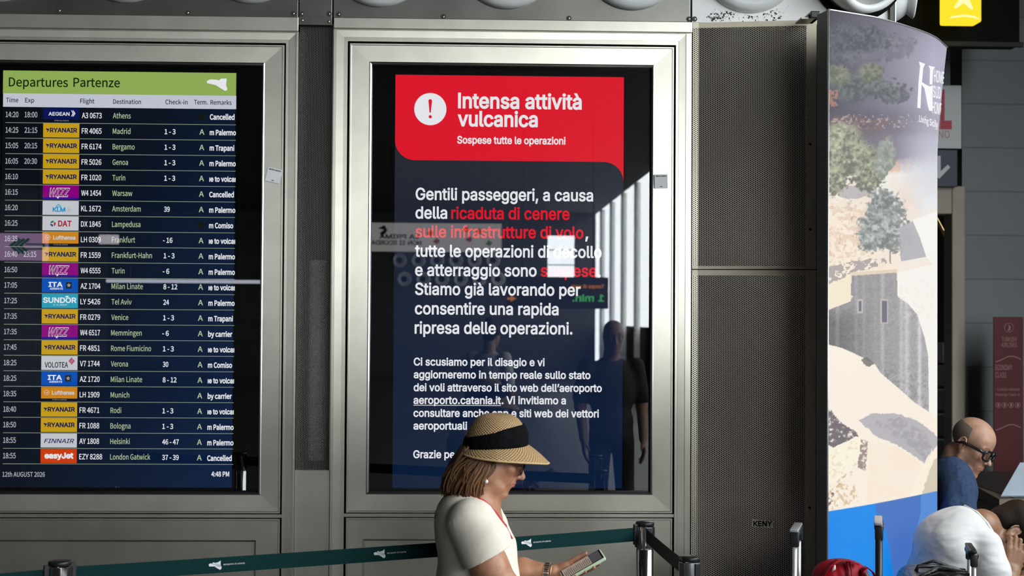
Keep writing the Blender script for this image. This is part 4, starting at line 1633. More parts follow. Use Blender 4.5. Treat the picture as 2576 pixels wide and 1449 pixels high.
def post(label, px, py, metal, ang):
    p = depth_for(px, py, HP)
    p.z = 0
    o = thing('barrier_post', p, label, 'barrier post', 'queue barrier posts')
    b = MB()
    b.lathe(p, [(0, 0), (.165, 0), (.17, .006), (.165, .014), (.05, .028), (.04, .04), (.0, .04)], SATIN, n=40)
    b.build('base', o)
    b = MB()
    b.lathe(p, [(.0315, .03), (.0315, .905), (.030, .906)], metal, n=40)
    b.build('tube', o)
    b = MB()
    b.lathe(p, [(.0300, .905), (.0300, .911), (.0315, .912), (.0315, .985)], metal, n=40)
    b.build('belt_head', o)
    b = MB()
    b.lathe(p, [(.0316, .988), (.0326, .9885), (.0328, .998), (.0318, 1.0), (.020, 1.0), (.018, 1.0015), (0, 1.0015)], BLACK_PL, n=40)
    b.build('cap', o)
    for k_ in range(4):
        a = ang + k_ * PI / 2
        n_ = Vector((math.cos(a), math.sin(a), 0))
        t_ = Vector((-n_.y, n_.x, 0))
        b = MB()
        R_ = Matrix((n_, t_, Vector((0, 0, 1)))).transposed()
        b.rbox(p + n_ * .0300 + Vector((0, 0, .948)), (.0048, .0105, .036), R_, BLACK_PL, .002)
        b.build('belt_slot', o)
    return p, o


P1, o1 = post('chrome barrier post with black cap at the lower left', 151, 1411, CHROME, .0)
P2, o2 = post('chrome barrier post in front of the warning cabinet', 1622.5, 1313, CHROME, .35)
P3, o3 = post('satin barrier post beside the big perforated panel', 1734.5, 1400, SATIN, -.9)
P0 = depth_for(-520, 1455, HP)
P0.z = 0

LOGO_PTS = [(437, 290), (470, 276), (510, 280), (520, 258), (560, 271), (622, 262), (668, 232), (666, 322), (686, 350), (684, 388), (657, 410), (545, 338), (450, 332)]


def belt(label, A, B, m, za, zb, logos=(), w=.047, r=.034, sag=.004):
    d = (B - A)
    d.z = 0
    e = d.normalized()
    A2, B2 = A + e * r, B - e * r
    L = (B2 - A2).length
    n_ = Vector((e.y, -e.x, 0))
    if n_.y > 0:
        n_ = -n_

    def f(u, v, out=0.0):
        t = u / L
        return A2 + e * u + n_ * out + Vector((0, 0, za * (1 - t) + zb * t - 4 * sag * t * (1 - t) + v))
    o = thing('barrier_belt', (A + B) / 2 + Vector((0, 0, za - .1)), label, 'belt', 'queue barrier belts')
    b = MB()
    K = 40
    vs, fs_ = [], []
    for i in range(K + 1):
        u = L * i / K
        vs += [f(u, 0, .0006), f(u, -w, .0006), f(u, -w, -.0006), f(u, 0, -.0006)]
    for i in range(K):
        for j in range(4):
            k2 = (j + 1) % 4
            fs_.append((4 * i + j, 4 * i + k2, 4 * i + 4 + k2, 4 * i + 4 + j))
    b.add(vs, fs_, m)
    b.build('webbing', o)
    for lp in logos:
        b = MB()
        k2 = .040 / 250
        g = lambda x, y: f(lp + (x - 437) * k2, -.0235 - (y - 320) * k2, .0016)
        b.poly([LOGO_PTS], g, mat('white_belt_print', (.70, .72, .72), .6))
        for q in ([(505, 280), (660, 335), (657, 340), (500, 285)], [(560, 271), (665, 326), (663, 330), (555, 274)], [(540, 332), (680, 345), (680, 349), (536, 336)]):
            b.poly([q], lambda x, y: f(lp + (x - 437) * k2, -.0235 - (y - 320) * k2, .0022), m)
        b.text('aeroporto di catania', lambda u, v: f(lp + .0455 + u, -.0245 + v, .0016), mat('white_belt_print'), 0, 0, .066, .0052)
        b.build('logo_print', o)
    if logos:
        b = MB()
        for u in (.0, L):
            p = f(u, -w / 2)
            b.rbox(p, (.012, .006, .036), Matrix((e, n_, Vector((0, 0, 1)))).transposed(), BLACK_PL, .003)
        b.build('end_clip', o)
    return o


def frac(px, A, B):
    best = min(range(1000), key=lambda i: abs(px_of(A + (B - A) * (i / 1000) + Vector((0, 0, .96)))[0] - px))
    return (B - A).length * best / 1000 - .034


belt('dark teal belt with airport logos running across to the warning cabinet', P1, P2, TEAL, .981, .982,
     [frac(525, P1, P2), frac(939, P1, P2), frac(1311, P1, P2)])
belt('dark teal belt leaving the lower left post to the left', P0, P1, TEAL, .978, .978, [frac(-85, P0, P1) - .05])
belt('black belt slanting from the chrome post to the satin post', P2, P3, BLACKW, .980, .978, [])
for p in (P0,):
    pass

# ================================================================== luggage
SHELL_G = noisy('grey_suitcase_shell', (.20, .20, .21), (.24, .24, .25), 6, rough=.4)
SHELL_B = noisy('black_suitcase_shell', (.015, .015, .017), (.03, .03, .032), 8, rough=.45)
RODS = mat('silver_rod', (.62, .62, .61), .4, .55)


def trolley_case(label, p, yaw, shell, w, dpt, h, htop, rod_m, gap, lean=0., cap_m=None, rod_r=.0095, gk=1.0):
    """p: floor point under the handle"""
    o = thing('suitcase', p, label, 'suitcase', 'trolley suitcases at the right')
    R_ = Matrix.Rotation(yaw, 3, 'Z')
    W = lambda x, y, z: Vector(p) + R_ @ Vector((x + lean * max(0, z - h), y, z))
    b = MB()
    b.rbox(W(0, -dpt / 2 - .02, h / 2 + .03), (w / 2, dpt / 2, h / 2 - .03), R_, shell, .05, 5)
    for i in range(-2, 3):
        b.rbox(W(i * w * .17, -dpt - .02, h / 2 + .03), (.012, .006, h * .36), R_, shell, .005, 2)
    b.build('shell', o)
    for sx in (-1, 1):
        for sy in (0, 1):
            b = MB()
            c = W(sx * (w / 2 - .05), -.06 - sy * (dpt - .08), .028)
            b.lathe(c - R_ @ Vector((.011, 0, 0)), [(0, 0), (.028, 0), (.028, .022), (0, .022)], BLACK_PL, axis=R_ @ Vector((1, 0, 0)), n=20)
            b.build('wheel', o)
    hd = thing_part('handle', o, lambda b: b.tube([W(-gap / 2, 0, htop - .012), W(gap / 2, 0, htop - .012)], .016, BLACK_PL, n=12))
    for s_ in (-1, 1):
        b = MB()
        b.tube([W(s_ * gap / 2, 0, h - .1), W(s_ * gap / 2, 0, htop - .045)], rod_r, rod_m, n=12)
        b.build('rod', hd)
        b = MB()
        b.rbox(W(s_ * gap / 2, 0, htop - .028), (.0125 * gk, .0155 * gk, .025 * gk), R_, BLACK_PL, .004, 3)
        b.build('grip_end', hd)
    b = MB()
    b.rbox(W(0, -.002, htop + .003), (gap / 2 + .012 * gk, .0155 * gk, .0055), R_, cap_m or BLACK_PL, .004, 3)
    b.build('grip_cap', hd)
    return o, W


def thing_part(name, parent, fn):
    b = MB()
    fn(b)
    return b.build(name, parent)


GREYCAP = mat('grey_glossy_grip', (.30, .29, .29), .25)
p = atd(2004, 1329, 5.05)
trolley_case('grey suitcase with silver telescopic handle by the perforated panel', (p.x, p.y, 0), math.radians(-108), SHELL_G, .42, .26, .66, p.z, RODS, .16, .0, GREYCAP)
p = atd(2211, 1312, 4.95)
SC2, W2 = trolley_case('black suitcase with tall black handle under the red bag', (p.x, p.y, 0), math.radians(-106), SHELL_B, .44, .22, .60, p.z, BLACK_PL, .17, .0, GREYCAP, rod_r=.0125, gk=.9)
p = atd(2444, 1381, 4.75)
SC3, W3 = trolley_case('dark suitcase wrapped in shiny black plastic at the lower right', (p.x, p.y, 0), math.radians(-104), SHELL_B, .42, .20, .85, p.z, mat('grey_rod', (.5, .5, .51), .35, .6), .15, gk=.75, rod_r=.0075)

# shiny cling wrap around the third case, the red bag on the second
WRAP = mat('black_cling_wrap', (.006, .006, .007), .28, spec=.4)
bp_ = N(WRAP, 'ShaderNodeBump')
bp_.inputs['Strength'].default_value = .9
bp_.inputs['Distance'].default_value = .012
WRAP.node_tree.links.new(noise(WRAP, 14, (1, 1, 7), 5), bp_.inputs['Height'])
WRAP.node_tree.links.new(bp_.outputs[0], bsdf(WRAP).inputs['Normal'])
R3 = Matrix.Rotation(math.radians(-104), 3, 'Z')
b = MB()
b.rbox(W3(0, -.115, .455), (.222, .122, .412), R3, WRAP, .06, 6)
rr = random.Random(5)
for i in range(16):
    z = .855 + rr.uniform(-.012, .014)
    a0, a1 = rr.uniform(-.2, .2), rr.uniform(-.2, .2)
    b.tube([W3(a0, -.225, z - .02), W3((a0 + a1) / 2, -.11, z + rr.uniform(.0, .022)), W3(a1, -.005, z - .012 + rr.uniform(-.01, .01))], rr.uniform(.004, .009), WRAP, n=8)
b.build('plastic_wrap', SC3)
b = MB()
b.tube([W3(-.06, -.09, .862), W3(-.06, -.10, .880), W3(-.03, -.17, .882), W3(-.03, -.18, .858)], .007, BLACK_PL, n=10)
b.build('carry_handle', SC3)

# ================================================================== soft bodies: distance fields turned into one smooth skin
def rotm(*e):
    return Euler(e).to_matrix()


class SDF:
    def __init__(self, lo, hi, h):
        self.lo = np.array(lo, np.float32)
        self.h = h
        self.n = np.ceil((np.array(hi) - np.array(lo)) / h).astype(int) + 1
        self.a = np.full(self.n, 1.0, np.float32)

    def win(self, lo, hi, pad):
        i0 = np.maximum(0, np.floor((np.array(lo) - pad - self.lo) / self.h).astype(int))
        i1 = np.minimum(self.n, np.ceil((np.array(hi) + pad - self.lo) / self.h).astype(int) + 1)
        if (i1 <= i0).any():
            return None
        sl = tuple(slice(a, c) for a, c in zip(i0, i1))
        ax = [self.lo[k] + self.h * np.arange(i0[k], i1[k], dtype=np.float32) for k in range(3)]
        return sl, ax[0][:, None, None], ax[1][None, :, None], ax[2][None, None, :]

    def put(self, sl, d, k, cut):
        a = self.a[sl]
        if cut:
            d = -d
            if k > 0:
                hh = np.clip(.5 - .5 * (a - d) / k, 0, 1)
                self.a[sl] = a * (1 - hh) + d * hh + k * hh * (1 - hh)
            else:
                self.a[sl] = np.maximum(a, d)
        elif k > 0:
            hh = np.clip(.5 + .5 * (a - d) / k, 0, 1)
            self.a[sl] = a * (1 - hh) + d * hh - k * hh * (1 - hh)
        else:
            self.a[sl] = np.minimum(a, d)

    def cap(self, p, q, r1, r2=None, k=.01, cut=False):
        r2 = r1 if r2 is None else r2
        p, q = np.array(p, np.float32), np.array(q, np.float32)
        w = self.win(np.minimum(p, q) - max(r1, r2), np.maximum(p, q) + max(r1, r2), .03 + 2 * k)
        if w is None:
            return
        sl, X, Y, Z = w
        d = q - p
        L2 = float(d @ d) + 1e-12
        t = np.clip(((X - p[0]) * d[0] + (Y - p[1]) * d[1] + (Z - p[2]) * d[2]) / L2, 0, 1)
        D = np.sqrt((X - p[0] - t * d[0]) ** 2 + (Y - p[1] - t * d[1]) ** 2 + (Z - p[2] - t * d[2]) ** 2) - (r1 + (r2 - r1) * t)
        self.put(sl, D, k, cut)

    def chain(self, pts, rs, k=.01, cut=False):
        for i in range(len(pts) - 1):
            self.cap(pts[i], pts[i + 1], rs[i], rs[i + 1], k, cut)

    def ell(self, c, r, R=None, k=.01, cut=False):
        c = np.array(c, np.float32)
        r = np.array(r if hasattr(r, '__len__') else (r, r, r), np.float32)
        m = float(r.max())
        w = self.win(c - m, c + m, .03 + 2 * k)
        if w is None:
            return
        sl, X, Y, Z = w
        X, Y, Z = X - c[0], Y - c[1], Z - c[2]
        if R is not None:
            T = np.array(R, np.float32)            # columns: local axes
            x = X * T[0, 0] + Y * T[1, 0] + Z * T[2, 0]
            y = X * T[0, 1] + Y * T[1, 1] + Z * T[2, 1]
            z = X * T[0, 2] + Y * T[1, 2] + Z * T[2, 2]
        else:
            x, y, z = X, Y, Z
        k0 = np.sqrt((x / r[0]) ** 2 + (y / r[1]) ** 2 + (z / r[2]) ** 2)
        k1 = np.sqrt((x / r[0] ** 2) ** 2 + (y / r[1] ** 2) ** 2 + (z / r[2] ** 2) ** 2) + 1e-9
        self.put(sl, k0 * (k0 - 1) / k1, k, cut)

    def box(self, c, half, R, rnd=.01, k=.01, cut=False):
        c = np.array(c, np.float32)
        m = float(np.linalg.norm(half))
        w = self.win(c - m, c + m, .02 + k)
        if w is None:
            return
        sl, X, Y, Z = w
        X, Y, Z = X - c[0], Y - c[1], Z - c[2]
        T = np.array(R, np.float32)
        q = [np.abs(X * T[0, j] + Y * T[1, j] + Z * T[2, j]) - (half[j] - rnd) for j in range(3)]
        D = np.sqrt(sum(np.maximum(v, 0) ** 2 for v in q)) + np.minimum(np.maximum(np.maximum(q[0], q[1]), q[2]), 0) - rnd
        self.put(sl, D, k, cut)

    def half(self, p, n, k=.0):
        """keep what lies behind the plane through p with normal n"""
        n = np.array(n, np.float32)
        n /= np.linalg.norm(n)
        ax = [self.lo[j] + self.h * np.arange(self.n[j], dtype=np.float32) for j in range(3)]
        D = (ax[0][:, None, None] - p[0]) * n[0] + (ax[1][None, :, None] - p[1]) * n[1] + (ax[2][None, None, :] - p[2]) * n[2]
        if k:
            hh = np.clip(.5 - .5 * (self.a - D) / k, 0, 1)
            self.a = self.a * (1 - hh) + D * hh + k * hh * (1 - hh)
        else:
            self.a = np.maximum(self.a, D)

    def net(self, iters=2):
        """naive surface nets"""
        a = self.a
        a = np.pad(a, 1, constant_values=1.0)
        s = a < 0
        any_, all_ = np.zeros(np.array(a.shape) - 1, bool), np.ones(np.array(a.shape) - 1, bool)
        for i in (0, 1):
            for j in (0, 1):
                for k in (0, 1):
                    v = s[i:a.shape[0] - 1 + i, j:a.shape[1] - 1 + j, k:a.shape[2] - 1 + k]
                    any_ |= v
                    all_ &= v
        act = any_ & ~all_
        ids = np.full(act.shape, -1, np.int64)
        C = np.argwhere(act)
        ids[act] = np.arange(len(C))
        P, W = np.zeros((len(C), 3)), np.zeros(len(C))
        cor = [(i, j, k) for i in (0, 1) for j in (0, 1) for k in (0, 1)]
        val = {c: a[C[:, 0] + c[0], C[:, 1] + c[1], C[:, 2] + c[2]] for c in cor}
        for c in cor:
            for ax in range(3):
                if c[ax]:
                    continue
                e = list(c)
                e[ax] = 1
                e = tuple(e)
                v0, v1 = val[c], val[e]
                m = (v0 < 0) != (v1 < 0)
                t = np.where(m, v0 / np.where(m, v0 - v1, 1), 0)
                p = np.zeros((len(C), 3))
                p[:] = c
                p[:, ax] = t
                P[m] += p[m]
                W[m] += 1
        V = (C + P / W[:, None] - 1) * self.h + self.lo
        F = []
        for ax in range(3):
            o1, o2 = (ax + 1) % 3, (ax + 2) % 3
            sh = [slice(0, n) for n in a.shape]
            lo_, hi_ = list(sh), list(sh)
            lo_[ax], hi_[ax] = slice(0, a.shape[ax] - 1), slice(1, a.shape[ax])
            ch = s[tuple(lo_)] != s[tuple(hi_)]
            E_ = np.argwhere(ch)
            ok = (E_[:, o1] > 0) & (E_[:, o2] > 0) & (E_[:, o1] < act.shape[o1]) & (E_[:, o2] < act.shape[o2]) & (E_[:, ax] < act.shape[ax])
            E_ = E_[ok]
            q = []
            for d1, d2 in ((-1, -1), (0, -1), (0, 0), (-1, 0)):
                t = E_.copy()
                t[:, o1] += d1
                t[:, o2] += d2
                q.append(ids[t[:, 0], t[:, 1], t[:, 2]])
            q = np.stack(q, 1)
            inside = s[E_[:, 0], E_[:, 1], E_[:, 2]]
            q[~inside] = q[~inside][:, ::-1]
            F.append(q)
        F = np.concatenate(F)
        F = F[(F >= 0).all(1)]
        for _ in range(iters):
            A_, cnt = np.zeros_like(V), np.zeros(len(V))
            for i, j in ((0, 1), (1, 2), (2, 3), (3, 0)):
                np.add.at(A_, F[:, i], V[F[:, j]])
                np.add.at(A_, F[:, j], V[F[:, i]])
                np.add.at(cnt, F[:, i], 1)
                np.add.at(cnt, F[:, j], 1)
            V = V * .5 + .5 * A_ / np.maximum(cnt, 1)[:, None]
        return V, F

    def build(self, name, m, parent, colour=None, iters=2, edit=None):
        V, F = self.net(iters)
        if edit is not None:
            V = edit(V)
        me = bpy.data.meshes.new(name)
        me.vertices.add(len(V))
        me.vertices.foreach_set('co', V.astype(np.float32).ravel())
        me.loops.add(F.size)
        me.loops.foreach_set('vertex_index', F.astype(np.int32).ravel())
        me.polygons.add(len(F))
        me.polygons.foreach_set('loop_start', np.arange(0, F.size, 4, dtype=np.int32))
        me.polygons.foreach_set('loop_total', np.full(len(F), 4, np.int32))
        me.polygons.foreach_set('use_smooth', np.ones(len(F), bool))
        me.update(calc_edges=True)
        if colour is not None:
            ca = me.color_attributes.new('tone', 'FLOAT_COLOR', 'POINT')
            c = colour(V)
            ca.data.foreach_set('color', np.concatenate([c, np.ones((len(c), 1))], 1).astype(np.float32).ravel())
        me.materials.append(m)
        return link(name, me, parent)


def skin_mat(name, c0, c1, rough=.48):
    """skin with blotches; the 'tone' attribute carries lips, nails and stubble"""
    m = mat(name, c0, rough, sss=.12)
    n, l = nt(m)
    f = noise(m, 34, (1, 1, 1), 6)
    base = ramp(m, f, [(.32, c0), (.68, c1)])
    at_ = N(m, 'ShaderNodeAttribute', attribute_name='tone')
    mx = N(m, 'ShaderNodeMix', data_type='RGBA', blend_type='MULTIPLY')
    mx.inputs[0].default_value = 1.0
    l.new(base, mx.inputs[6])
    l.new(at_.outputs['Color'], mx.inputs[7])
    l.new(mx.outputs[2], bsdf(m).inputs['Base Color'])
    bp = N(m, 'ShaderNodeBump')
    bp.inputs['Strength'].default_value = .25
    bp.inputs['Distance'].default_value = .002
    l.new(noise(m, 240, (1, 1, 1), 3), bp.inputs['Height'])
    l.new(bp.outputs[0], bsdf(m).inputs['Normal'])
    return m


def fabric(name, c0, c1, scale=40, rough=.85, fold=.35, fs=14, deep=.012, stretch=(1, 1, .5)):
    m = noisy(name, c0, c1, scale, rough=rough, spec=.25)
    n, l = nt(m)
    b1 = N(m, 'ShaderNodeBump')
    b1.inputs['Strength'].default_value = fold
    b1.inputs['Distance'].default_value = deep
    l.new(noise(m, fs, stretch, 2), b1.inputs['Height'])
    b2 = N(m, 'ShaderNodeBump')
    b2.inputs['Strength'].default_value = .25
    b2.inputs['Distance'].default_value = .0015
    l.new(noise(m, 500, (1, 1, 1), 2), b2.inputs['Height'])
    l.new(b1.outputs[0], b2.inputs['Normal'])
    l.new(b2.outputs[0], bsdf(m).inputs['Normal'])
    return m


class Frame:
    """local body axes: x forward, y to the left, z up"""

    def __init__(self, o, x, z, s=1.0):
        self.o = np.array(o, float)
        x, z = Vector(x).normalized(), Vector(z)
        z = (z - x * z.dot(x)).normalized()
        y = z.cross(x)
        self.R = np.array([[x.x, y.x, z.x], [x.y, y.y, z.y], [x.z, y.z, z.z]])
        self.s = s

    def __call__(self, x, y, z):
        return self.o + self.s * (self.R @ np.array([x, y, z], float))

    def mat(self, L=None):
        return self.R if L is None else self.R @ np.array(L)

    def inv(self, V):
        return ((V - self.o) @ self.R) / self.s


def head(S, f, nose=1.0, ear=(0, 0), ears=True, age=0., jaw=1.0, skull=1.0):
    """adds a head with its face to S; f: frame at the ear level"""
    s = f.s
    E3 = lambda c, r, k=.012, cut=False, L=None: S.ell(f(*c), [v * s for v in r], f.mat(L), k * s, cut)
    C3 = lambda p, q, r1, r2, k=.008, cut=False: S.cap(f(*p), f(*q), r1 * s, r2 * s, k * s, cut)
    E3((.002, 0, .055), (.094 * skull, .075 * skull, .079 * skull))
    E3((.050, 0, .045), (.046, .057, .056), .02)
    for y in (-1, 1):
        C3((.086, y * .010, .030), (.078, y * .042, .030), .011, .010, .012)
    E3((.046, 0, -.028), (.048, .055, .066), .02)
    for y in (-1, 1):
        C3((.004, y * .053 * jaw, -.025), (.012, y * .049 * jaw, -.062), .016, .016, .022)
        C3((.012, y * .049 * jaw, -.062), (.070, y * .020 * jaw, -.100), .016, .016, .02)
        E3((.066, y * .042, -.012), (.024, .020, .020), .016)
    E3((.083, 0, -.101), (.017, .020, .015), .016)
    E3((.040, 0, -.072), (.045, .045, .036), .02)
    E3((.082, 0, -.060), (.022, .028, .028), .014)
    # sockets, lids, nose
    for y in (-1, 1):
        E3((.103, y * .031, .010), (.017, .019, .013), .012, True)
        E3((.0795, y * .031, .010), (.0135, .0135, .0120), .004)
        C3((.0905, y * .020, .0065), (.086, y * .043, .0065), .0016, .0014, .002, True)
    C3((.090, 0, .022), (.105 + .008 * nose, 0, -.018), .0085, .0100, .012)
    E3((.108 + .008 * nose, 0, -.0235), (.0118, .0118, .0108), .006)
    E3((.096, 0, -.030), (.016, .016, .012), .010)
    E3((.060, 0, -.040), (.036, .050, .040), .016)
    E3((.030, 0, -.030), (.05, .060, .055), .016)
    for y in (-1, 1):
        E3((.103, y * .0135, -.028), (.0100, .0068, .0078), .005)
        E3((.110, y * .0065, -.0365), (.0050, .0034, .0034), .002, True)
        # fold from the nose to the mouth
        C3((.100, y * .020, -.028), (.088, y * .034, -.060), .0022, .0022, .006, True)
        if age:
            C3((.090, y * .030, -.064), (.078, y * .034, -.088), .0020, .0018, .006, True)
            E3((.050, y * .040, -.082), (.026, .018, .022), .012)
            for zz in (-.004, -.011):
                C3((.084, y * .024, zz + .002), (.078, y * .042, zz), .0012, .0010, .004, True)
    for y in (-1, 1):
        C3((.1040, 0, -.0525), (.0985, y * .015, -.0545), .0046, .0038, .004)
        C3((.0985, y * .015, -.0545), (.0900, y * .025, -.0580), .0038, .0022, .004)
        C3((.1030, 0, -.0635), (.0975, y * .013, -.0625), .0052, .0042, .004)
        C3((.0975, y * .013, -.0625), (.0900, y * .024, -.0590), .0042, .0020, .004)
        C3((.1120, 0, -.0580), (.0930, y * .0245, -.0585), .0013, .0010, .003, True)
    C3((.107, -.012, -.0755), (.107, .012, -.0755), .0045, .0045, .01, True)
    if ears:
        ex, ez = ear
        for y in (-1, 1):
            T = rotm(0, math.radians(-14), y * math.radians(18))
            E3((-.004 + ex, y * .071, .004 + ez), (.018, .006, .031), .006, L=T)
            pts = []
            for i in range(9):
                a = math.radians(-115 + i * 30)
                pts.append((-.006 + ex + .0175 * math.cos(a + PI * .5) * -1.0 + .002, y * .0765, .008 + ez + .029 * math.sin(a + PI * .5)))
            for p, q in zip(pts, pts[1:]):
                C3(p, q, .0036, .0036, .003)
            E3((.002 + ex, y * .0810, .004 + ez), (.0085, .0075, .0155), .004, True, L=T)
            E3((.004 + ex, y * .0695, -.025 + ez), (.0085, .0050, .0095), .005)


def face_tone(f, lip=(1.15, .55, .5), lip_a=1.0, stubble=None, brow=None, cheeks=0.):
    s = f.s

    def fn(V):
        L = f.inv(V)
        c = np.ones((len(V), 3))
        x, y, z = L[:, 0], np.abs(L[:, 1]), L[:, 2]
        d = np.hypot((y) / .026, (z + .058) / np.interp(y, [0, .026], [.0115, .0035]))
        m = np.clip((1.12 - d) / .25, 0, 1) * (x > .075) * lip_a
        if stubble is not None:
            ms = np.clip((-.028 - z) / .02, 0, 1) * (x > .0) * (z > -.135) * (1 - m)
            c = c * (1 - ms[:, None]) + np.array(stubble) * ms[:, None]
        c = c * (1 - m[:, None]) + np.array(lip) * m[:, None]
        if cheeks:
            g = np.exp(-(((y - .042) / .02) ** 2 + ((z + .018) / .02) ** 2)) * (x > .03) * cheeks
            c = c * (1 - g[:, None]) + np.array((1.1, .72, .68)) * g[:, None]
        if brow is not None:
            zb = .034 + .004 * np.sin(np.clip((y - .012) / .034, 0, 1) * PI)
            mb_ = np.clip((.0052 - np.abs(z - zb)) / .003, 0, 1) * (y > .012) * (y < .047) * (x > .05)
            c = c * (1 - mb_[:, None]) + np.array(brow) * mb_[:, None]
        # lash line
        ml = np.clip((.0030 - np.abs(z - .0065)) / .0016, 0, 1) * (y > .019) * (y < .044) * (x > .078) * .75
        c = c * (1 - ml[:, None]) + np.array((.25, .18, .16)) * ml[:, None]
        return c
    return fn


def hand(S, f, curl, thumb=((.030, .022, -.012), (.058, .036, -.022), (.080, .040, -.030)), spread=1.0, side=1, r=1.0):
    """f: x to the fingertips, y to the thumb, z out of the back of the hand; curl: bend of the three joints per finger"""
    s = f.s
    tips = []
    g = lambda p: f(p[0], p[1] * side, p[2])
    C3 = lambda p, q, r1, r2, k=.004: S.cap(g(p), g(q), r1 * s * r, r2 * s * r, k * s)
    base = [(.088, .030), (.092, .0095), (.087, -.011), (.078, -.030)]
    leng = [(.042, .025, .019), (.046, .029, .020), (.042, .026, .019), (.033, .020, .017)]
    for i, ((bx, by), ls) in enumerate(zip(base, leng)):
        by2 = by * spread
        C3((.004, by * .62, 0), (bx, by2, .001), .0125, .0105, .010)
        p = np.array((bx, by2, .001))
        ang, yaw = 0., by * .9 * (spread - .7)
        for j, l_ in enumerate(ls):
            cu = curl[i][j] if hasattr(curl[i], '__len__') else curl[i] * (.8, 1.1, .7)[j]
            ang += cu
            q = p + l_ * np.array((math.cos(ang) * math.cos(yaw), math.sin(yaw), -math.sin(ang)))
            C3(p, q, (.0100, .0092, .0084)[j] * (.9 if i == 3 else 1), (.0092, .0084, .0072)[j] * (.9 if i == 3 else 1), .0025)
            p = q
        tips.append((g(p), ang))
    C3((.006, .012, -.004), thumb[0], .0150, .0130, .010)
    C3(thumb[0], thumb[1], .0122, .0104, .004)
    C3(thumb[1], thumb[2], .0100, .0080, .003)
    S.ell(g((.030, .018, -.012)), [.030 * s, .014 * s, .012 * s], f.mat(), .008 * s)
    tips.append((g(thumb[2]), 0))
    return tips


def npv(v):
    return np.array(v, float)

# ================================================================== people
def px_frame(px0, py0, depth):
    """plane through that pixel at that depth: (px, py, lateral px towards the camera) to a point; one px is depth / F_PX metres"""
    Q = atd(px0, py0, depth)
    k = depth / F_PX

    def w(px, py, lat=0.):
        return np.array((Q.x + (px - px0) * k, Q.y - lat * k, Q.z + (py0 - py) * k))
    return w, k


def glasses(f, rim_m, lens_m, parent, wid=.026, hgt=.020, th=.0022, cx=.033, x=.110, z=.004, arm=True):
    b = MB()
    for y in (-1, 1):
        pts = []
        for i in range(29):
            a = 2 * PI * i / 28
            sx = math.copysign(abs(math.cos(a)) ** .75, math.cos(a))
            sz = math.copysign(abs(math.sin(a)) ** .75, math.sin(a))
            pts.append(f(x - .010 * (abs(y * cx + wid * sx) / .06) ** 2, y * cx + wid * sx, z + hgt * sz))
        b.tube([Vector(p) for p in pts], th, rim_m, n=8)
        if arm:
            b.tube([Vector(f(x - .010, y * (cx + wid), z + hgt * .5)), Vector(f(x - .03, y * .074, z + hgt * .5)), Vector(f(.0, y * .080, z + hgt * .35)), Vector(f(-.022, y * .079, z - .006))],
                   [th * 1.3, th * 1.5, th * 1.2, th], rim_m, n=8)
    b.tube([Vector(f(x, -cx + wid, z + hgt * .3)), Vector(f(x + .003, 0, z + hgt * .45)), Vector(f(x, cx - wid, z + hgt * .3))], th, rim_m, n=8)
    g = b.build('glasses', parent)
    b = MB()
    for y in (-1, 1):
        P = [Vector(f(x - .0015, y * cx + wid * .96 * math.copysign(abs(math.cos(a)) ** .75, math.cos(a)), z + hgt * .96 * math.copysign(abs(math.sin(a)) ** .75, math.sin(a))))
             for a in np.linspace(0, 2 * PI, 28, endpoint=False)]
        b.add(P, [tuple(range(28))], lens_m)
    b.build('lens', g)
    return g


def lens(name, tint, fac):
    m = bpy.data.materials.new(name)
    m.use_nodes = True
    n, l = nt(m)
    n.remove(n['Principled BSDF'])
    t = N(m, 'ShaderNodeBsdfTransparent')
    t.inputs[0].default_value = (*tint, 1)
    g = N(m, 'ShaderNodeBsdfGlossy')
    g.inputs['Roughness'].default_value = .03
    x = N(m, 'ShaderNodeMixShader')
    x.inputs[0].default_value = fac
    l.new(t.outputs[0], x.inputs[1])
    l.new(g.outputs[0], x.inputs[2])
    l.new(x.outputs[0], n['Material Output'].inputs[0])
    return m


LENS = lens('dark_tinted_lens', (.42, .40, .42), .07)
CLEAR = lens('clear_lens', (.80, .80, .80), .06)


def hair_mat(name, c0, c1, rough=.42):
    m = mat(name, c0, rough, spec=.4)
    n, l = nt(m)
    at_ = N(m, 'ShaderNodeAttribute', attribute_name='tone')
    l.new(ramp(m, at_.outputs['Fac'], [(0, c0), (1, c1)]), bsdf(m).inputs['Base Color'])
    return m


def locks(name, parent, m, items, n=6):
    """items: (points, radii, tone)"""
    b = MB()
    tone = []
    for pts, rs, tn in items:
        v0 = len(b.v)
        b.tube([Vector(p) for p in pts], list(rs), m, n=n)
        tone += [tn] * (len(b.v) - v0)
    o = b.build(name, parent)
    ca = o.data.color_attributes.new('tone', 'FLOAT_COLOR', 'POINT')
    t = np.array(tone)
    ca.data.foreach_set('color', np.stack([t, t, t, np.ones_like(t)], 1).astype(np.float32).ravel())
    return o


def bez(p0, p1, p2, p3, n=9):
    p0, p1, p2, p3 = map(npv, (p0, p1, p2, p3))
    return [(1 - t) ** 3 * p0 + 3 * (1 - t) ** 2 * t * p1 + 3 * (1 - t) * t * t * p2 + t ** 3 * p3 for t in np.linspace(0, 1, n)]


SKIN_W = skin_mat('fair_aged_skin', (.34, .155, .085), (.46, .235, .14))
SKIN_M = skin_mat('tanned_skin', (.34, .18, .115), (.43, .245, .16))
SKIN_T = skin_mat('olive_skin', (.22, .11, .058), (.28, .145, .08))

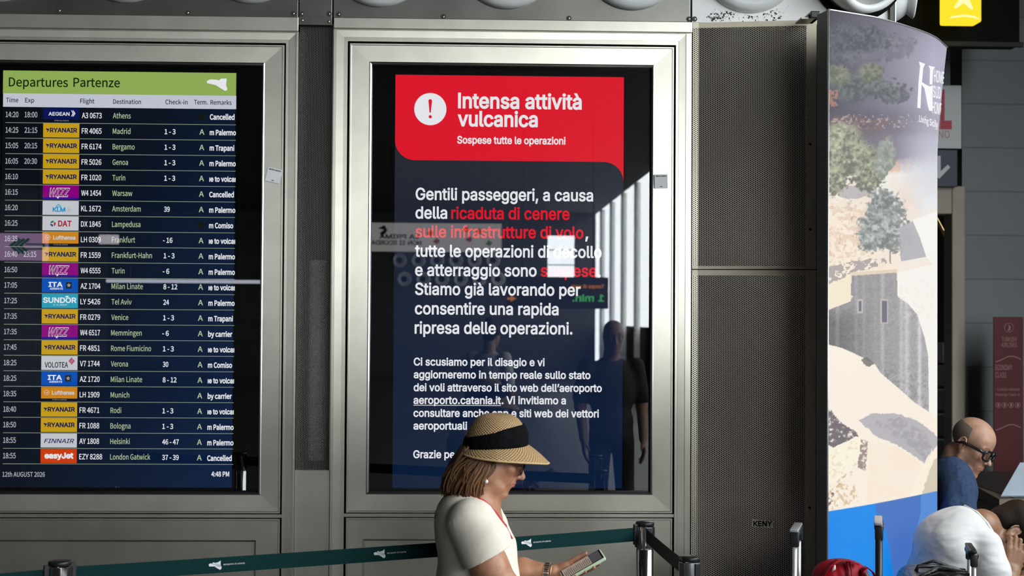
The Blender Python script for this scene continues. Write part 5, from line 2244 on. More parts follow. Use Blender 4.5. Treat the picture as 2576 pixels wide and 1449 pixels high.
# ------------------------------------------------------------------ the woman in the straw visor hat
w, kw = px_frame(1240, 1150, 4.50)
gx, gz = w(1205, 1400)[0], 0
woman = thing('person', (gx, w(0, 0)[1], 0), 'woman in straw hat and cream blouse looking down at a phone', 'person')
a_ = math.radians(23)
hf = Frame(w(1240, 1150), (math.cos(a_), 0, -math.sin(a_)), (0, 0, 1), .92)
S = SDF(w(1085, 1720, 215), w(1545, 1030, -215), .0022)
r_ = lambda *v: [q * kw for q in v]
head(S, hf, nose=1.35, ear=(-.020, -.030), age=1.0, jaw=1.0)
S.chain([w(1228, 1190), w(1206, 1250), w(1188, 1305)], r_(40, 43, 52), .03)
S.chain([w(1250, 1222), w(1236, 1258), w(1236, 1300)], r_(17, 14, 12), .025)
S.ell(w(1186, 1338), r_(84, 96, 118)[0:1] + r_(118) + r_(100), None, .03)
S.ell(w(1165, 1300), [70 * kw, 105 * kw, 58 * kw], None, .03)
S.ell(w(1205, 1470), [88 * kw, 112 * kw, 150 * kw], None, .03)
S.ell(w(1200, 1620), [92 * kw, 125 * kw, 105 * kw], None, .03)
# near arm and far arm
S.chain([w(1190, 1305, 108), w(1230, 1400, 128), w(1276, 1466, 130)], r_(48, 45, 38), .02)
S.chain([w(1276, 1466, 130), w(1335, 1494, 105), w(1400, 1541, 54)], r_(38, 36, 23), .02)
S.chain([w(1190, 1310, -108), w(1225, 1410, -130), w(1252, 1462, -135)], r_(46, 42, 36), .02)
S.chain([w(1252, 1462, -135), w(1320, 1452, -105), w(1396, 1455, -86)], r_(36, 30, 21), .02)
Ld, Wd = Vector((.872, .03, .487)).normalized(), Vector((.07, -.95, -.25)).normalized()
Nd = Wd.cross(Ld).normalized()
if Nd.z < 0:
    Nd = -Nd
hl = Frame(w(1400, 1457, -90), (.78, -.52, .20), -Nd, .92)
tipsL = hand(S, hl, [(.0, .12, .1), (.0, .15, .1), (.02, .15, .1), (.05, .15, .1)], side=-1,
             thumb=((.040, .036, -.004), (.078, .060, -.010), (.108, .075, -.014)))
hr = Frame(w(1402, 1543, 52), (.70, .42, .55), (.25, -.75, -.6), .92)
tipsR = hand(S, hr, [(.35, .6, .4), (.45, .7, .5), (.6, .8, .5), (.7, .9, .5)], side=1)
ft = face_tone(hf, lip=(1.05, .60, .58), brow=(.62, .5, .42), cheeks=.7)
S.build('body', SKIN_W, woman, ft)
# nails
b = MB()
NAIL = mat('red_nail_polish', (.50, .006, .02), .18)
for (t, ang), fr, sd in [(q, hr, 1) for q in tipsR[:4]]:
    d = Vector(fr.mat() @ np.array((math.cos(ang), 0, -math.sin(ang))))
    u = Vector(fr.mat() @ np.array((math.sin(ang), 0, math.cos(ang))))
    b.ball(Vector(t) + u * .0048 + d * .002, (.0060, .0048, .0020), NAIL, Matrix((d, u.cross(d), u)).transposed(), 12, 8)
b.build('fingernails', woman, 'glossy red fingernails')
# blouse
CREAM = fabric('cream_blouse_fabric', (.72, .655, .545), (.79, .725, .61), 30, fold=.30, fs=16)
B = SDF(w(1070, 1640, 225), w(1345, 1215, -225), .0026)
for c, r in (((1188, 1340, 0), (93, 128, 108)), ((1204, 1475, 0), (107, 134, 165)), ((1162, 1298, 0), (63, 112, 60)), ((1176, 1282, 0), (60, 78, 46)), ((1215, 1375, 0), (84, 95, 75))):
    B.ell(w(*c), [v * kw for v in r], None, .03)
n_hem = Vector((.47, -.10, -.88))
for sgn in (1, -1):
    T = SDF(w(1070, 1640, 225), w(1345, 1215, -225), .0026)
    sh, el = w(1184, 1302, 98 * sgn), w(1232, 1412, 136 * sgn)
    T.cap(sh, el, 56 * kw, 55 * kw, .01)
    T.cap(w(1192, 1302, 100 * sgn), w(1222, 1345, 122 * sgn), 55 * kw, 62 * kw, .03)
    for i in range(9):
        th = math.radians(-70 + 17 * i)
        A_, E_ = npv(sh), npv(el)
        ax_ = (E_ - A_) / np.linalg.norm(E_ - A_)
        u_ = npv((0, -sgn, 0)) - ax_ * np.dot(ax_, npv((0, -sgn, 0)))
        u_ /= np.linalg.norm(u_)
        v_ = np.cross(ax_, u_)
        dr = u_ * math.cos(th) + v_ * math.sin(th) * -sgn
        T.cap(A_ - ax_ * 14 * kw + dr * 51 * kw, A_ + ax_ * (34 + 14 * (i % 3)) * kw + dr * 53 * kw, .0075, .0020, .006)
    T.half(w(1218, 1384, 130 * sgn), Vector((.47, -.05 * sgn, -.88)))
    # the open end of the sleeve
    T.cap(w(1218, 1384, 128 * sgn), w(1260, 1461, 130 * sgn), 50 * kw, 50 * kw, .004, True)
    m_ = np.clip(.5 + .5 * (B.a - T.a) / .012, 0, 1)
    B.a = B.a * (1 - m_) + T.a * m_ - .012 * m_ * (1 - m_)
# neckline
B.cap(w(1200, 1225), w(1216, 1262), 50 * kw, 46 * kw, .006, True)
a1 = npv((95, 0, -118)) / 151.
n1_ = npv((.78, 0, .63))
mid = npv(w(1243, 1300, 24)) + n1_ * 42 * kw
B.box(mid, (72 * kw, 42 * kw, 50 * kw), np.stack([a1, n1_, npv((0, 1, 0))], 1), .022, .012, True)
B.cap(w(1150, 1205), w(1176, 1246), 40 * kw, 34 * kw, .006, True)
B.half(w(1200, 1600), (0, 0, -1))
B.build('blouse', CREAM, woman)
b = MB()
RCORD = mat('red_cord', (.48, .03, .06), .6)
b.tube([Vector(w(*p)) for p in ((1140, 1243, 30), (1165, 1237, 52), (1192, 1240, 62), (1218, 1252, 60), (1249, 1282, 60), (1272, 1316, 50), (1288, 1350, 30))], .0034, RCORD, n=8)
b.build('neck_cord', woman, 'red neck cord')
b = MB()
GOLD = mat('gold', (.80, .55, .25), .25, 1.)
b.tube([Vector(w(*p)) for p in ((1232, 1262, 44), (1254, 1288, 44), (1268, 1308, 32), (1274, 1318, 14))], .0011, GOLD, n=6)
b.ball(Vector(w(1275, 1319, 14)), .0032, GOLD, nu=10, nv=8)
b.build('necklace', woman)
# trousers and shoes, out of the frame
TR = fabric('beige_trousers', (.42, .38, .32), (.48, .44, .38), 20)
T = SDF(w(1080, 2165, 170), w(1330, 1560, -170), .006)
T.ell(w(1200, 1620), [102 * kw, 134 * kw, 95 * kw], None, .02)
for sg in (1, -1):
    T.chain([w(1200, 1660, 58 * sg), w(1206, 1890, 62 * sg), w(1190, 2120, 62 * sg)], [80 * kw, 56 * kw, 46 * kw], .02)
T.half(w(1200, 1590), (0, 0, 1))
T.build('trousers', TR, woman)
for sg in (1, -1):
    b = MB()
    c = w(1212, 2140, 62 * sg)
    b.ball((c[0], c[1], .035), (.12, .042, .034), BLACK_PL, nu=18, nv=10)
    b.build('shoe', woman)
# hair
HAIRW = hair_mat('brown_blond_hair', (.040, .017, .007), (.235, .112, .046))
Hs = SDF(w(1095, 1275, 95), w(1265, 1085, -95), .004)
Hs.ell(w(1194, 1165), [44 * kw, 52 * kw, 48 * kw], None, .02)
Hs.ell(w(1172, 1200), [42 * kw, 54 * kw, 46 * kw], None, .02)
Hs.half(w(1216, 1190), (1, 0, .25))
Hs.build('hair_mass', HAIRW, woman, lambda V: np.full((len(V), 3), .25))
items = []
rg = random.Random(21)
for i in range(430):
    t = rg.random()
    side = 1 if rg.random() < .72 else -1
    lay = rg.random()
    # roots run along the hat edge from the nape to the temple
    rx, ry = 1170 + 74 * t ** .9, 1122 + 40 * t
    ex, ey = 1119 + 92 * t ** 1.1, 1234 + 22 * math.sin(PI * min(1, t * .8 + .1)) + (4 if t > .6 else 0)
    lat_r = (24 + 34 * min(1, t * 2.2)) * (.80 + .22 * lay)
    lat_e = (14 + 50 * min(1, t * 1.7)) * (.72 + .30 * lay)
    j = lambda s_: rg.uniform(-s_, s_)
    p0 = w(rx + j(6), ry + j(5), side * lat_r)
    p3 = w(ex + j(13), ey + j(9) - 34 * (rg.random() ** 2.2), side * lat_e)
    bul = 20 * (1 - t) + 4
    p1 = w(rx - bul * .5 - 6 * t + j(6), ry + 34 + j(6), side * (lat_r + 9))
    p2 = w(ex - 10 * (1 - t) + 5 * t + j(17), ey - 44 + j(12), side * (lat_e + 7 + j(5)))
    if t > .80:      # swept behind the cheek, the lobe stays free
        p2 = w(1208 + j(4), 1185 + j(6), side * (lat_e + 2))
    r0_ = rg.uniform(.0030, .0060)
    items.append((bez(p0, p1, p2, p3, 10), [r0_ * v for v in (.8, 1, 1.05, 1.05, 1.0, .95, .85, .7, .5, .2)], min(1, max(0, rg.gauss(.42, .24)))))
for i in range(70):      # nape and back of the head
    t = rg.random()
    p0 = w(1172 + rg.uniform(-6, 8), 1122 + rg.uniform(-4, 8), rg.uniform(-50, 50))
    p3 = w(1120 + rg.uniform(-5, 14), 1234 + rg.uniform(-8, 6), rg.uniform(-42, 42))
    items.append((bez(p0, p0 + npv((-.020, 0, -.030)), p3 + npv((-.004, 0, .055)), p3, 10), [.0045 * v for v in (.8, 1, 1.05, 1.05, 1.0, .95, .85, .7, .5, .2)], min(1, max(0, rg.gauss(.35, .22)))))
for i in range(26):      # fine loose strands
    p0 = w(1178 + rg.uniform(0, 64), 1140 + rg.uniform(0, 18), rg.uniform(50, 64))
    p3 = p0 + npv((rg.uniform(-.075, -.01), -.012, rg.uniform(-.10, -.05)))
    items.append((bez(p0, p0 + npv((-.03, -.01, -.005)), p3 + npv((-.01, 0, .03)), p3, 8), [.0008] * 8, .8))
locks('hair', woman, HAIRW, items)
# pearl earring, glasses
b = MB()
PEARL = mat('pearl', (.82, .80, .74), .18, spec=.7, coat=.5)
b.ball(Vector(w(1223, 1204, 62)), 5.0 * kw, PEARL)
b.tube([Vector(w(1222, 1192, 58)), Vector(w(1223, 1200, 62))], .0009, GOLD, n=6)
b.build('pearl_earring', woman)
glasses(hf, mat('dark_brown_frame', (.03, .02, .018), .3), LENS, woman, wid=.027, hgt=.021, th=.0018, x=.112, z=.004)
# straw hat
STRAW = mat('woven_straw', (.52, .35, .17), .7)
n_, l_ = nt(STRAW)
uvn = N(STRAW, 'ShaderNodeUVMap')
mpn = N(STRAW, 'ShaderNodeMapping')
l_.new(uvn.outputs[0], mpn.inputs[0])
spn = N(STRAW, 'ShaderNodeSeparateXYZ')
l_.new(mpn.outputs[0], spn.inputs[0])
wob = math_node(STRAW, 'MULTIPLY', math_node(STRAW, 'SUBTRACT', noise(STRAW, 40, (1, 1, 1), 2), .5), .9)
ua_ = math_node(STRAW, 'ADD', math_node(STRAW, 'MULTIPLY', spn.outputs[0], 2 * PI / .0094), wob)
va_ = math_node(STRAW, 'ADD', math_node(STRAW, 'MULTIPLY', spn.outputs[1], 2 * PI / .0088), wob)
wv = math_node(STRAW, 'MULTIPLY', math_node(STRAW, 'SINE', ua_), math_node(STRAW, 'SINE', va_))
wv = math_node(STRAW, 'MULTIPLY_ADD', wv, .5, .5)
l_.new(ramp(STRAW, wv, [(.08, (.11, .06, .025)), (.34, (.32, .20, .09)), (.62, (.44, .275, .12)), (.95, (.56, .375, .18))]), bsdf(STRAW).inputs['Base Color'])
bpn = N(STRAW, 'ShaderNodeBump')
bpn.inputs['Strength'].default_value = .8
bpn.inputs['Distance'].default_value = .003
l_.new(wv, bpn.inputs['Height'])
l_.new(bpn.outputs[0], bsdf(STRAW).inputs['Normal'])
TRIM = noisy('tan_hat_trim', (.44, .31, .14), (.52, .38, .19), 90, rough=.7)
HATB = fabric('black_hat_band', (.0025, .0025, .003), (.004, .004, .0045), 60, fold=.8, fs=30)
bsdf(HATB).inputs['Specular IOR Level'].default_value = .08
HC = (1247, 1120)


def dome(al, el, g=1.0):
    """al: 0 front, 90 near side; el: 0 rim to 90 top"""
    rx, rz, ry = 77 * g, 81 * g, 66 * g
    e = math.sin(el) ** .92
    c = math.cos(el) ** .66
    sq = 1.0
    return w(HC[0] + rx * c * math.cos(al) + 3 * e, HC[1] - rz * e + (0 if math.cos(al) > 0 else 4 * -math.cos(al) * (1 - e)), ry * c * math.sin(al))


hat = MB()
NA, NE = 96, 26
vs, uvs, fs_ = [], [], []
for i in range(NE + 1):
    for k in range(NA + 1):
        al, el = 2 * PI * k / NA, (PI / 2) * i / NE
        vs.append(dome(al, el))
        rr_ = (PI / 2 - el) * .092
        uvs.append((rr_ * math.cos(al) * 1.0, rr_ * math.sin(al) * 1.0) if False else (al * .085, el * .095))
for i in range(NE):
    for k in range(NA):
        a0 = i * (NA + 1) + k
        fs_.append((a0, a0 + 1, a0 + NA + 2, a0 + NA + 1))
hat.add(vs, fs_, STRAW, True, uvs)
hroot = hat.build('straw_hat', woman)
# brim: front and sides, running out at the back
def brim(al, t):
    g = (.5 + .5 * math.cos(al))
    inner = w(HC[0] + 78 * math.cos(al), HC[1] + 3 + (5 * -math.cos(al) if math.cos(al) < 0 else -6 * math.cos(al) ** 2), 67 * math.sin(al))
    ext = 4 + 22 * math.sin(min(PI / 2, (PI - abs(((al + PI) % (2 * PI)) - PI)) * 1.0)) * (1 - g) + 52 * g ** 1.15
    q_ = min(1, (PI - abs(((al + PI) % (2 * PI)) - PI)) / (PI * .9))
    drop = 11 + 34 * q_ ** .9
    latx = 67 + 10 * (1 - abs(math.cos(al))) + 8 * g
    outer = w(HC[0] + (78 + ext) * math.cos(al), HC[1] + drop - 1 * g, latx * math.sin(al) * 1.12)
    mid = (npv(inner) + npv(outer)) / 2 + npv((.004 * math.cos(al), -.004 * math.sin(al), .0045))
    return (1 - t) ** 2 * npv(inner) + 2 * t * (1 - t) * mid + t * t * npv(outer)


vs, uvs, fs_ = [], [], []
NT = 10
for i in range(NT + 1):
    for k in range(NA + 1):
        al = 2 * PI * k / NA
        vs.append(brim(al, i / NT))
        uvs.append((al * .10, .05 * i / NT * (1 + .5 * math.cos(al))))
for i in range(NT):
    for k in range(NA):
        a0 = i * (NA + 1) + k
        fs_.append((a0, a0 + NA + 1, a0 + NA + 2, a0 + 1))
b = MB()
b.add(vs, fs_, STRAW, True, uvs)
ob = b.build('brim', hroot)
sl = ob.modifiers.new('thickness', 'SOLIDIFY')
sl.thickness = .002
b = MB()
b.tube([Vector(brim(2 * PI * k / NA, 1.0)) for k in range(NA + 1)], .0034, TRIM, n=8)
b.build('brim_trim', hroot)
b = MB()
vs, fs_ = [], []
NB = 8
for i in range(NB + 1):
    for k in range(NA + 1):
        al = 2 * PI * k / NA
        fr = max(0., math.cos(al)) ** .8 if math.cos(al) > 0 else 0.
        el0 = -.02
        el1 = math.radians(14 + 10 * (1 - abs(math.cos(al))) + 24 * fr)
        t = i / NB
        g = 1.035 + .016 * math.sin(PI * t) + .006 * math.sin(9 * t + 3 * math.cos(al * 2)) * (.4 + fr)
        p = dome(al, el0 + (el1 - el0) * t, g)
        if t == 0:
            p = p + npv((0, 0, -.010 * (1 - fr)))
        vs.append(p)
for i in range(NB):
    for k in range(NA):
        a0 = i * (NA + 1) + k
        fs_.append((a0, a0 + 1, a0 + NA + 2, a0 + NA + 1))
b.add(vs, fs_, HATB, True)
ob = b.build('hat_band', hroot)
sl = ob.modifiers.new('thickness', 'SOLIDIFY')
sl.thickness = .003
# wrist watch and bangle on the far wrist
b = MB()
wc, wa = Vector(w(1384, 1455, -88)), (Vector(w(1396, 1455, -86)) - Vector(w(1320, 1452, -105))).normalized()
WSTEEL = mat('watch_steel', (.75, .74, .72), .2, 1.)
for i in range(22):
    a = 2 * PI * i / 22
    e1 = Vector((0, 0, 1)) - wa * wa.z
    e1.normalize()
    e2 = wa.cross(e1)
    dirv = e1 * math.cos(a) + e2 * math.sin(a)
    b.rbox(wc + dirv * .0295, (.0022, .0036, .0085), Matrix((dirv, wa.cross(dirv), wa)).transposed(), WSTEEL, .0012)
b.build('wristwatch', woman)
b = MB()
b.tube([wc + wa * .016 + (e1 * math.cos(a) + e2 * math.sin(a)) * .0310 for a in np.linspace(0, 2 * PI, 33)], .0013, GOLD, n=6)
b.build('bangle', woman)
# phone held in the hands
pc = Vector(w(1471, 1429, -38))
ph = thing('smartphone', pc, 'pale green cased smartphone in the hand of the woman', 'phone')
Rp = Matrix((Ld, Nd.cross(Ld), Nd)).transposed()
b = MB()
b.rbox(pc, (.0755, .0375, .0058), Rp, mat('mint_green_case', (.50, .66, .45), .4), .0045, 4)
b.build('case', ph)
b = MB()
b.rbox(pc + Nd * .0056, (.0715, .0340, .0010), Rp, mat('dark_phone_glass', (.02, .02, .025), .08), .0006)
b.build('front_glass', ph)
b = MB()
SCRN = gl('phone_screen_light', (.34, .27, .22), .9)
SCRD = gl('phone_screen_text', (.10, .075, .06), .9)
fnp = lambda u, v: pc + Nd * .0069 + Ld * u + (Nd.cross(Ld)) * v
fnq = lambda u, v: pc + Nd * .0073 + Ld * u + (Nd.cross(Ld)) * v
b.poly([[(-.068, -.0315), (.030, -.0315), (.030, .0315), (-.068, .0315)]], fnp, SCRN)
b.poly([[(.031, -.0315), (.066, -.0315), (.066, .0315), (.031, .0315)]], fnp, gl('phone_screen_grey', (.075, .07, .075), .9))
for i in range(15):
    u = -.062 + i * .0061
    b.poly([[(u, -.028), (u + .0022, -.028), (u + .0022, rg.uniform(.0, .026)), (u, rg.uniform(.0, .026))]], fnq, SCRD)
b.build('screen', ph)

# ------------------------------------------------------------------ seated bald man with thick black glasses
w, kw = px_frame(2430, 1120, 6.17)
man = thing('person', (w(2390, 1300)[0], w(0, 0)[1], 0), 'bald man with thick black glasses and navy shirt sitting behind the lightbox', 'person')
fw_ = Vector((.64, -.64, -.43)).normalized()
hm = Frame((0, 0, 0), fw_, Vector((.16, .05, 1)), .98)
hm.o = w(2411, 1115, 20) - hm.s * (hm.R @ np.array((-.004, -.076, .004)))
S = SDF(w(2270, 1420, 230), w(2520, 1040, -230), .0032)
head(S, hm, nose=1.3, jaw=1.05, age=.6)
nb = hm(-.03, 0, -.06)
S.chain([nb, nb + npv((-.03, .0, -.09)), w(2392, 1215)], [.058, .060, .075], .02)
S.ell(w(2385, 1260), [62 * kw, 85 * kw, 75 * kw], None, .03)
S.ell(w(2375, 1370), [70 * kw, 85 * kw, 90 * kw], None, .03)
S.build('body', SKIN_M, man, face_tone(hm, lip=(.95, .62, .58), brow=(.45, .4, .36), stubble=(.86, .84, .84), cheeks=.4))
# cropped hair round the sides and back
L_h = Frame(hm.o, fw_, Vector((.16, .05, 1)), .98)
Hs = SDF(hm.o - .16, hm.o + .16, .004)
Hs.ell(hm(.0, 0, .050), [.0955 * .98, .0775 * .98, .0800 * .98], hm.mat(), .01)
Hs.ell(hm(.085, 0, .095), [.10, .062, .085], hm.mat(), .012, True)
Hs.half(hm(.020, 0, 0), hm.mat() @ np.array((1, 0, .10)))
Hs.half(hm(0, 0, -.025), hm.mat() @ np.array((.2, 0, -1)))
for y in (-1, 1):
    Hs.ell(hm(-.002, y * .078, .004), [.020, .03, .031], hm.mat(), .004, True)
Hs.build('cropped_hair', noisy('grey_brown_stubble_hair', (.075, .055, .04), (.16, .12, .09), 300, rough=.8), man)
glasses(hm, mat('thick_black_frame', (.010, .010, .011), .22), CLEAR, man, wid=.029, hgt=.022, th=.0050, x=.112, z=.008)
NAVYS = fabric('navy_linen_shirt', (.018, .036, .080), (.032, .056, .115), 70, fold=.7, fs=10, deep=.035, stretch=(1.5, 1, .5))
B = SDF(w(2255, 1480, 240), w(2520, 1115, -240), .004)
for c, r in (((2386, 1212, 18), (54, 84, 66)), ((2390, 1235, 0), (58, 98, 62)), ((2380, 1320, 0), (74, 100, 110)), ((2372, 1420, 0), (80, 100, 80))):
    B.ell(w(*c), [v * kw for v in r], None, .03)
for sg in (1, -1):
    B.chain([w(2384, 1228, 78 * sg), w(2372, 1290, 112 * sg), w(2392, 1350, 124 * sg)], [43 * kw, 41 * kw, 39 * kw], .035)
    B.chain([w(2392, 1345, 128 * sg), w(2480, 1380, 90 * sg)], [38 * kw, 30 * kw], .02)
# collar
B.cap(hm(-.01, 0, -.02), hm(-.030, 0, -.115), .066, .064, .004, True)
B.build('shirt', NAVYS, man)
T = SDF(w(2270, 1790, 220), w(2720, 1390, -220), .008)
T.ell(w(2372, 1450), [85 * kw, 105 * kw, 60 * kw], None, .02)
for sg in (1, -1):
    T.chain([w(2380, 1460, 52 * sg), w(2600, 1462, 62 * sg), w(2610, 1700, 60 * sg)], [58 * kw, 44 * kw, 32 * kw], .02)
DT = fabric('dark_trousers', (.03, .03, .035), (.05, .05, .055), 20)
T.build('trousers', DT, man)
for sg in (1, -1):
    b = MB()
    c = w(2640, 1740, 60 * sg)
    b.ball((c[0], c[1], .045), (.14, .048, .045), BLACK_PL, nu=18, nv=10)
    b.build('shoe', man)
zs_ = w(0, 1520)[2]
y0_ = w(0, 0)[1]


def bench(label, x0, x1, y, z):
    o = thing('bench', ((x0 + x1) / 2, y, 0), label, 'bench', 'waiting benches under the seated people')
    b = MB()
    b.box(x0, x1, y - .22, y + .22, z - .05, z, BLACK_PL, .015)
    b.build('seat', o)
    for xx in (x0 + .06, x1 - .06):
        b = MB()
        b.box(xx - .02, xx + .02, y - .18, y + .18, 0, z - .05, SATIN, .005)
        b.build('leg', o)


bench('black bench under the man with black glasses', w(2280, 0)[0], w(2450, 0)[0], y0_, zs_)

# ------------------------------------------------------------------ person in a white T-shirt bent forward
w, kw = px_frame(2540, 1330, 5.42)
bent = thing('person', (w(2380, 1500)[0], w(0, 0)[1], 0), 'dark haired person in white T-shirt bent forward with a hand on the cheek', 'person')
hb = Frame(w(2540, 1333, -20), (.28, -.12, -.95), (.95, .05, .30), .98)
hb.o = w(2540, 1331, 28) - hb.s * (hb.R @ np.array((-.004, -.074, .004)))
S = SDF(w(2280, 1560, 190), w(2690, 1220, -190), .003)
head(S, hb, nose=1.0)
nb = hb(-.03, 0, -.05)
S.chain([nb, w(2470, 1322, 0), w(2430, 1352, 0)], [.056, .058, .070], .02)
S.ell(w(2400, 1400), [75 * kw, 100 * kw, 75 * kw], None, .03)
# right arm: elbow on the knee, fist against the cheek
S.chain([w(2460, 1378, 80), w(2478, 1450, 95), w(2492, 1530, 95)], [32 * kw, 31 * kw, 29 * kw], .02)
S.chain([w(2492, 1530, 95), w(2506, 1470, 88), w(2516, 1424, 76)], [29 * kw, 24 * kw, 18.5 * kw], .015)
hh = Frame(w(2517, 1424, 76), (.20, .06, .97), (.0, -1, .06), .93)
hand(S, hh, [(.10, 1.75, .9), (.12, 1.7, .9), (.10, 1.75, .9), (.05, 1.9, .9)], spread=1.0, side=1,
     thumb=((.036, .036, -.008), (.072, .047, -.014), (.100, .040, -.016)), r=1.06)
# left arm reaching forward with a phone
S.chain([w(2460, 1385, -80), w(2520, 1470, -95), w(2580, 1520, -80)], [32 * kw, 30 * kw, 26 * kw], .02)
S.chain([w(2580, 1520, -80), w(2625, 1450, -40)], [26 * kw, 18 * kw], .02)
hp = Frame(w(2623, 1448, -40), (-.90, -.25, .38), (.2, .85, .45), .93)
hand(S, hp, [(.3, .6, .4), (.3, .6, .4), (.35, .7, .4), (.4, .7, .4)], side=-1)
S.build('body', SKIN_T, bent, face_tone(hb, lip=(1.05, .70, .68), brow=(.2, .16, .14)))
DARKH = hair_mat('dark_brown_hair', (.003, .0022, .0016), (.024, .013, .007), .62)
bsdf(DARKH).inputs['Specular IOR Level'].default_value = .15
Hs = SDF(hb.o - .2, hb.o + .2, .0035)
Hs.ell(hb(-.004, 0, .060), [.104, .086, .088], hb.mat(), .01)
Hs.ell(hb(-.045, 0, .000), [.055, .066, .055], hb.mat(), .02)
Hs.ell(hb(.105, 0, .0), [.072, .08, .085], hb.mat(), .008, True)
for y in (-1, 1):
    Hs.ell(hb(-.002, y * .080, -.004), [.026, .03, .034], hb.mat(), .006, True)
Hs.build('hair', DARKH, bent, lambda V: np.stack([np.clip((.9 - 14 * (hb.inv(V)[:, 0] + .09)), 0, 1) * .7 + .3 * fbm(hb.inv(V)[:, 1] * 160, hb.inv(V)[:, 2] * 14, 3)] * 3, 1))
WHT = fabric('white_cotton', (.60, .595, .585), (.66, .655, .645), 30, fold=.7, fs=11, deep=.03, stretch=(.55, 1, 1.3))
B = SDF(w(2250, 1560, 210), w(2545, 1245, -210), .0034)
B.ell(w(2378, 1372), [76 * kw, 118 * kw, 74 * kw], rotm(0, .75, 0), .03)
B.ell(w(2425, 1345), [58 * kw, 98 * kw, 62 * kw], None, .03)
B.ell(w(2360, 1470), [82 * kw, 118 * kw, 105 * kw], None, .04)
for sg in (1, -1):
    T = SDF(w(2250, 1560, 210), w(2545, 1245, -210), .0034)
    T.chain([w(2450, 1362, 74 * sg), w(2462, 1420, 98 * sg), w(2470, 1480, 100 * sg)], [42 * kw, 39 * kw, 39 * kw], .02)
    T.half(w(2466, 1468, 100 * sg), (.15, 0, -1))
    m_ = np.clip(.5 + .5 * (B.a - T.a) / .02, 0, 1)
    B.a = B.a * (1 - m_) + T.a * m_ - .02 * m_ * (1 - m_)
B.ell(w(2418, 1328, 0), [42 * kw, 78 * kw, 52 * kw], None, .03)
B.ell(w(2392, 1345, 0), [60 * kw, 95 * kw, 62 * kw], None, .03)
B.chain([nb, w(2486, 1312, 4), w(2466, 1328, 6)], [.064, .061, .042], .005, True)
B.build('t_shirt', WHT, bent)
b = MB()
b.tube([Vector(w(*p)) for p in ((2428, 1274, -8), (2444, 1284, 34), (2462, 1308, 56), (2480, 1340, 64))], .0055, WHT, n=8)
b.build('collar', bent)
T = SDF(w(2250, 1890, 200), w(2720, 1430, -200), .008)
T.ell(w(2345, 1555), [92 * kw, 118 * kw, 70 * kw], None, .02)
for sg in (1, -1):
    T.chain([w(2360, 1575, 60 * sg), w(2610, 1570, 78 * sg), w(2590, 1830, 72 * sg)], [66 * kw, 50 * kw, 38 * kw], .02)
T.build('trousers', DT, bent)
for sg in (1, -1):
    b = MB()
    c = w(2620, 1800, 72 * sg)
    b.ball((c[0], c[1], .045), (.14, .048, .045), BLACK_PL, nu=18, nv=10)
    b.build('shoe', bent)
bench('black bench under the bent forward person', w(2310, 0)[0], w(2440, 0)[0], w(0, 0)[1], w(0, 1658)[2])
p = Vector(w(2582, 1414, -24))
b = MB()
b.rbox(p, (.036, .0045, .074), rotm(.25, 1.30, .1), mat('dark_phone_body', (.02, .018, .02), .25), .004, 3)
tag(b.build('smartphone'), 'dark smartphone at the right edge held by the bent forward person', 'phone')
b = MB()
PAPER = mat('white_paper', (.80, .79, .76), .7)
q = w(2530, 1520, 0)
b.add([w(2518, 1560, 26), w(2563, 1560, 10), w(2558, 1385, 0), w(2536, 1378, 12), w(2514, 1440, 30), w(2518, 1560, -30), w(2563, 1560, -46), w(2558, 1385, -40), w(2536, 1378, -34), w(2514, 1440, -28)],
      [(0, 1, 2, 3, 4), (9, 8, 7, 6, 5), (0, 5, 6, 1), (1, 6, 7, 2), (2, 7, 8, 3), (3, 8, 9, 4), (4, 9, 5, 0)], PAPER)
TAN = mat('tan_print', (.55, .36, .16), .7)
fz = lambda u, v: w(u, v, 31)
b.poly([[(2522, 1436), (2533, 1434), (2534, 1437), (2529, 1438), (2530, 1445), (2527, 1445), (2526, 1438.5), (2522, 1440)]], fz, TAN)
b.build('bag_sheet')
bag = bpy.data.objects['bag_sheet']
bag.name = 'paper_bag'
tag(bag, 'white paper bag with tan mark on the lap of the bent person', 'bag')

# ------------------------------------------------------------------ red bag on the suitcase with the tall handle
w, kw = px_frame(2120, 1430, 4.97)
rbag = thing('red_bag', w(2120, 1640), 'bright red fabric bag standing on the black suitcase', 'bag')
REDF = fabric('red_nylon', (.30, .004, .014), (.38, .008, .022), 60, rough=.5, fold=.6, fs=20)
ztop = .605
B = SDF((w(2010, 0)[0], w(0, 0, 120)[1], ztop - .02), w(2230, 1390, -120), .004)
B.ell((w(2120, 0)[0], w(0, 0)[1], ztop + .10), [.135, .085, .130], None, .02)
B.ell(w(2114, 1446), [70 * kw, 55 * kw, 41 * kw], None, .03)
B.box((w(2120, 0)[0], w(0, 0)[1], ztop + .055), (.115, .08, .055), np.eye(3), .03, .03)
for (p, q) in (((2090, 1425, 50), (2105, 1470, 70)), ((2140, 1425, 50), (2130, 1480, 72)), ((2115, 1450, 62), (2180, 1490, 60)), ((2160, 1440, 40), (2172, 1490, 60))):
    B.cap(w(*p), w(*q), .004, .003, .012, True)
B.half((0, 0, ztop), (0, 0, -1))
B.build('bag_body', REDF, rbag)
b = MB()
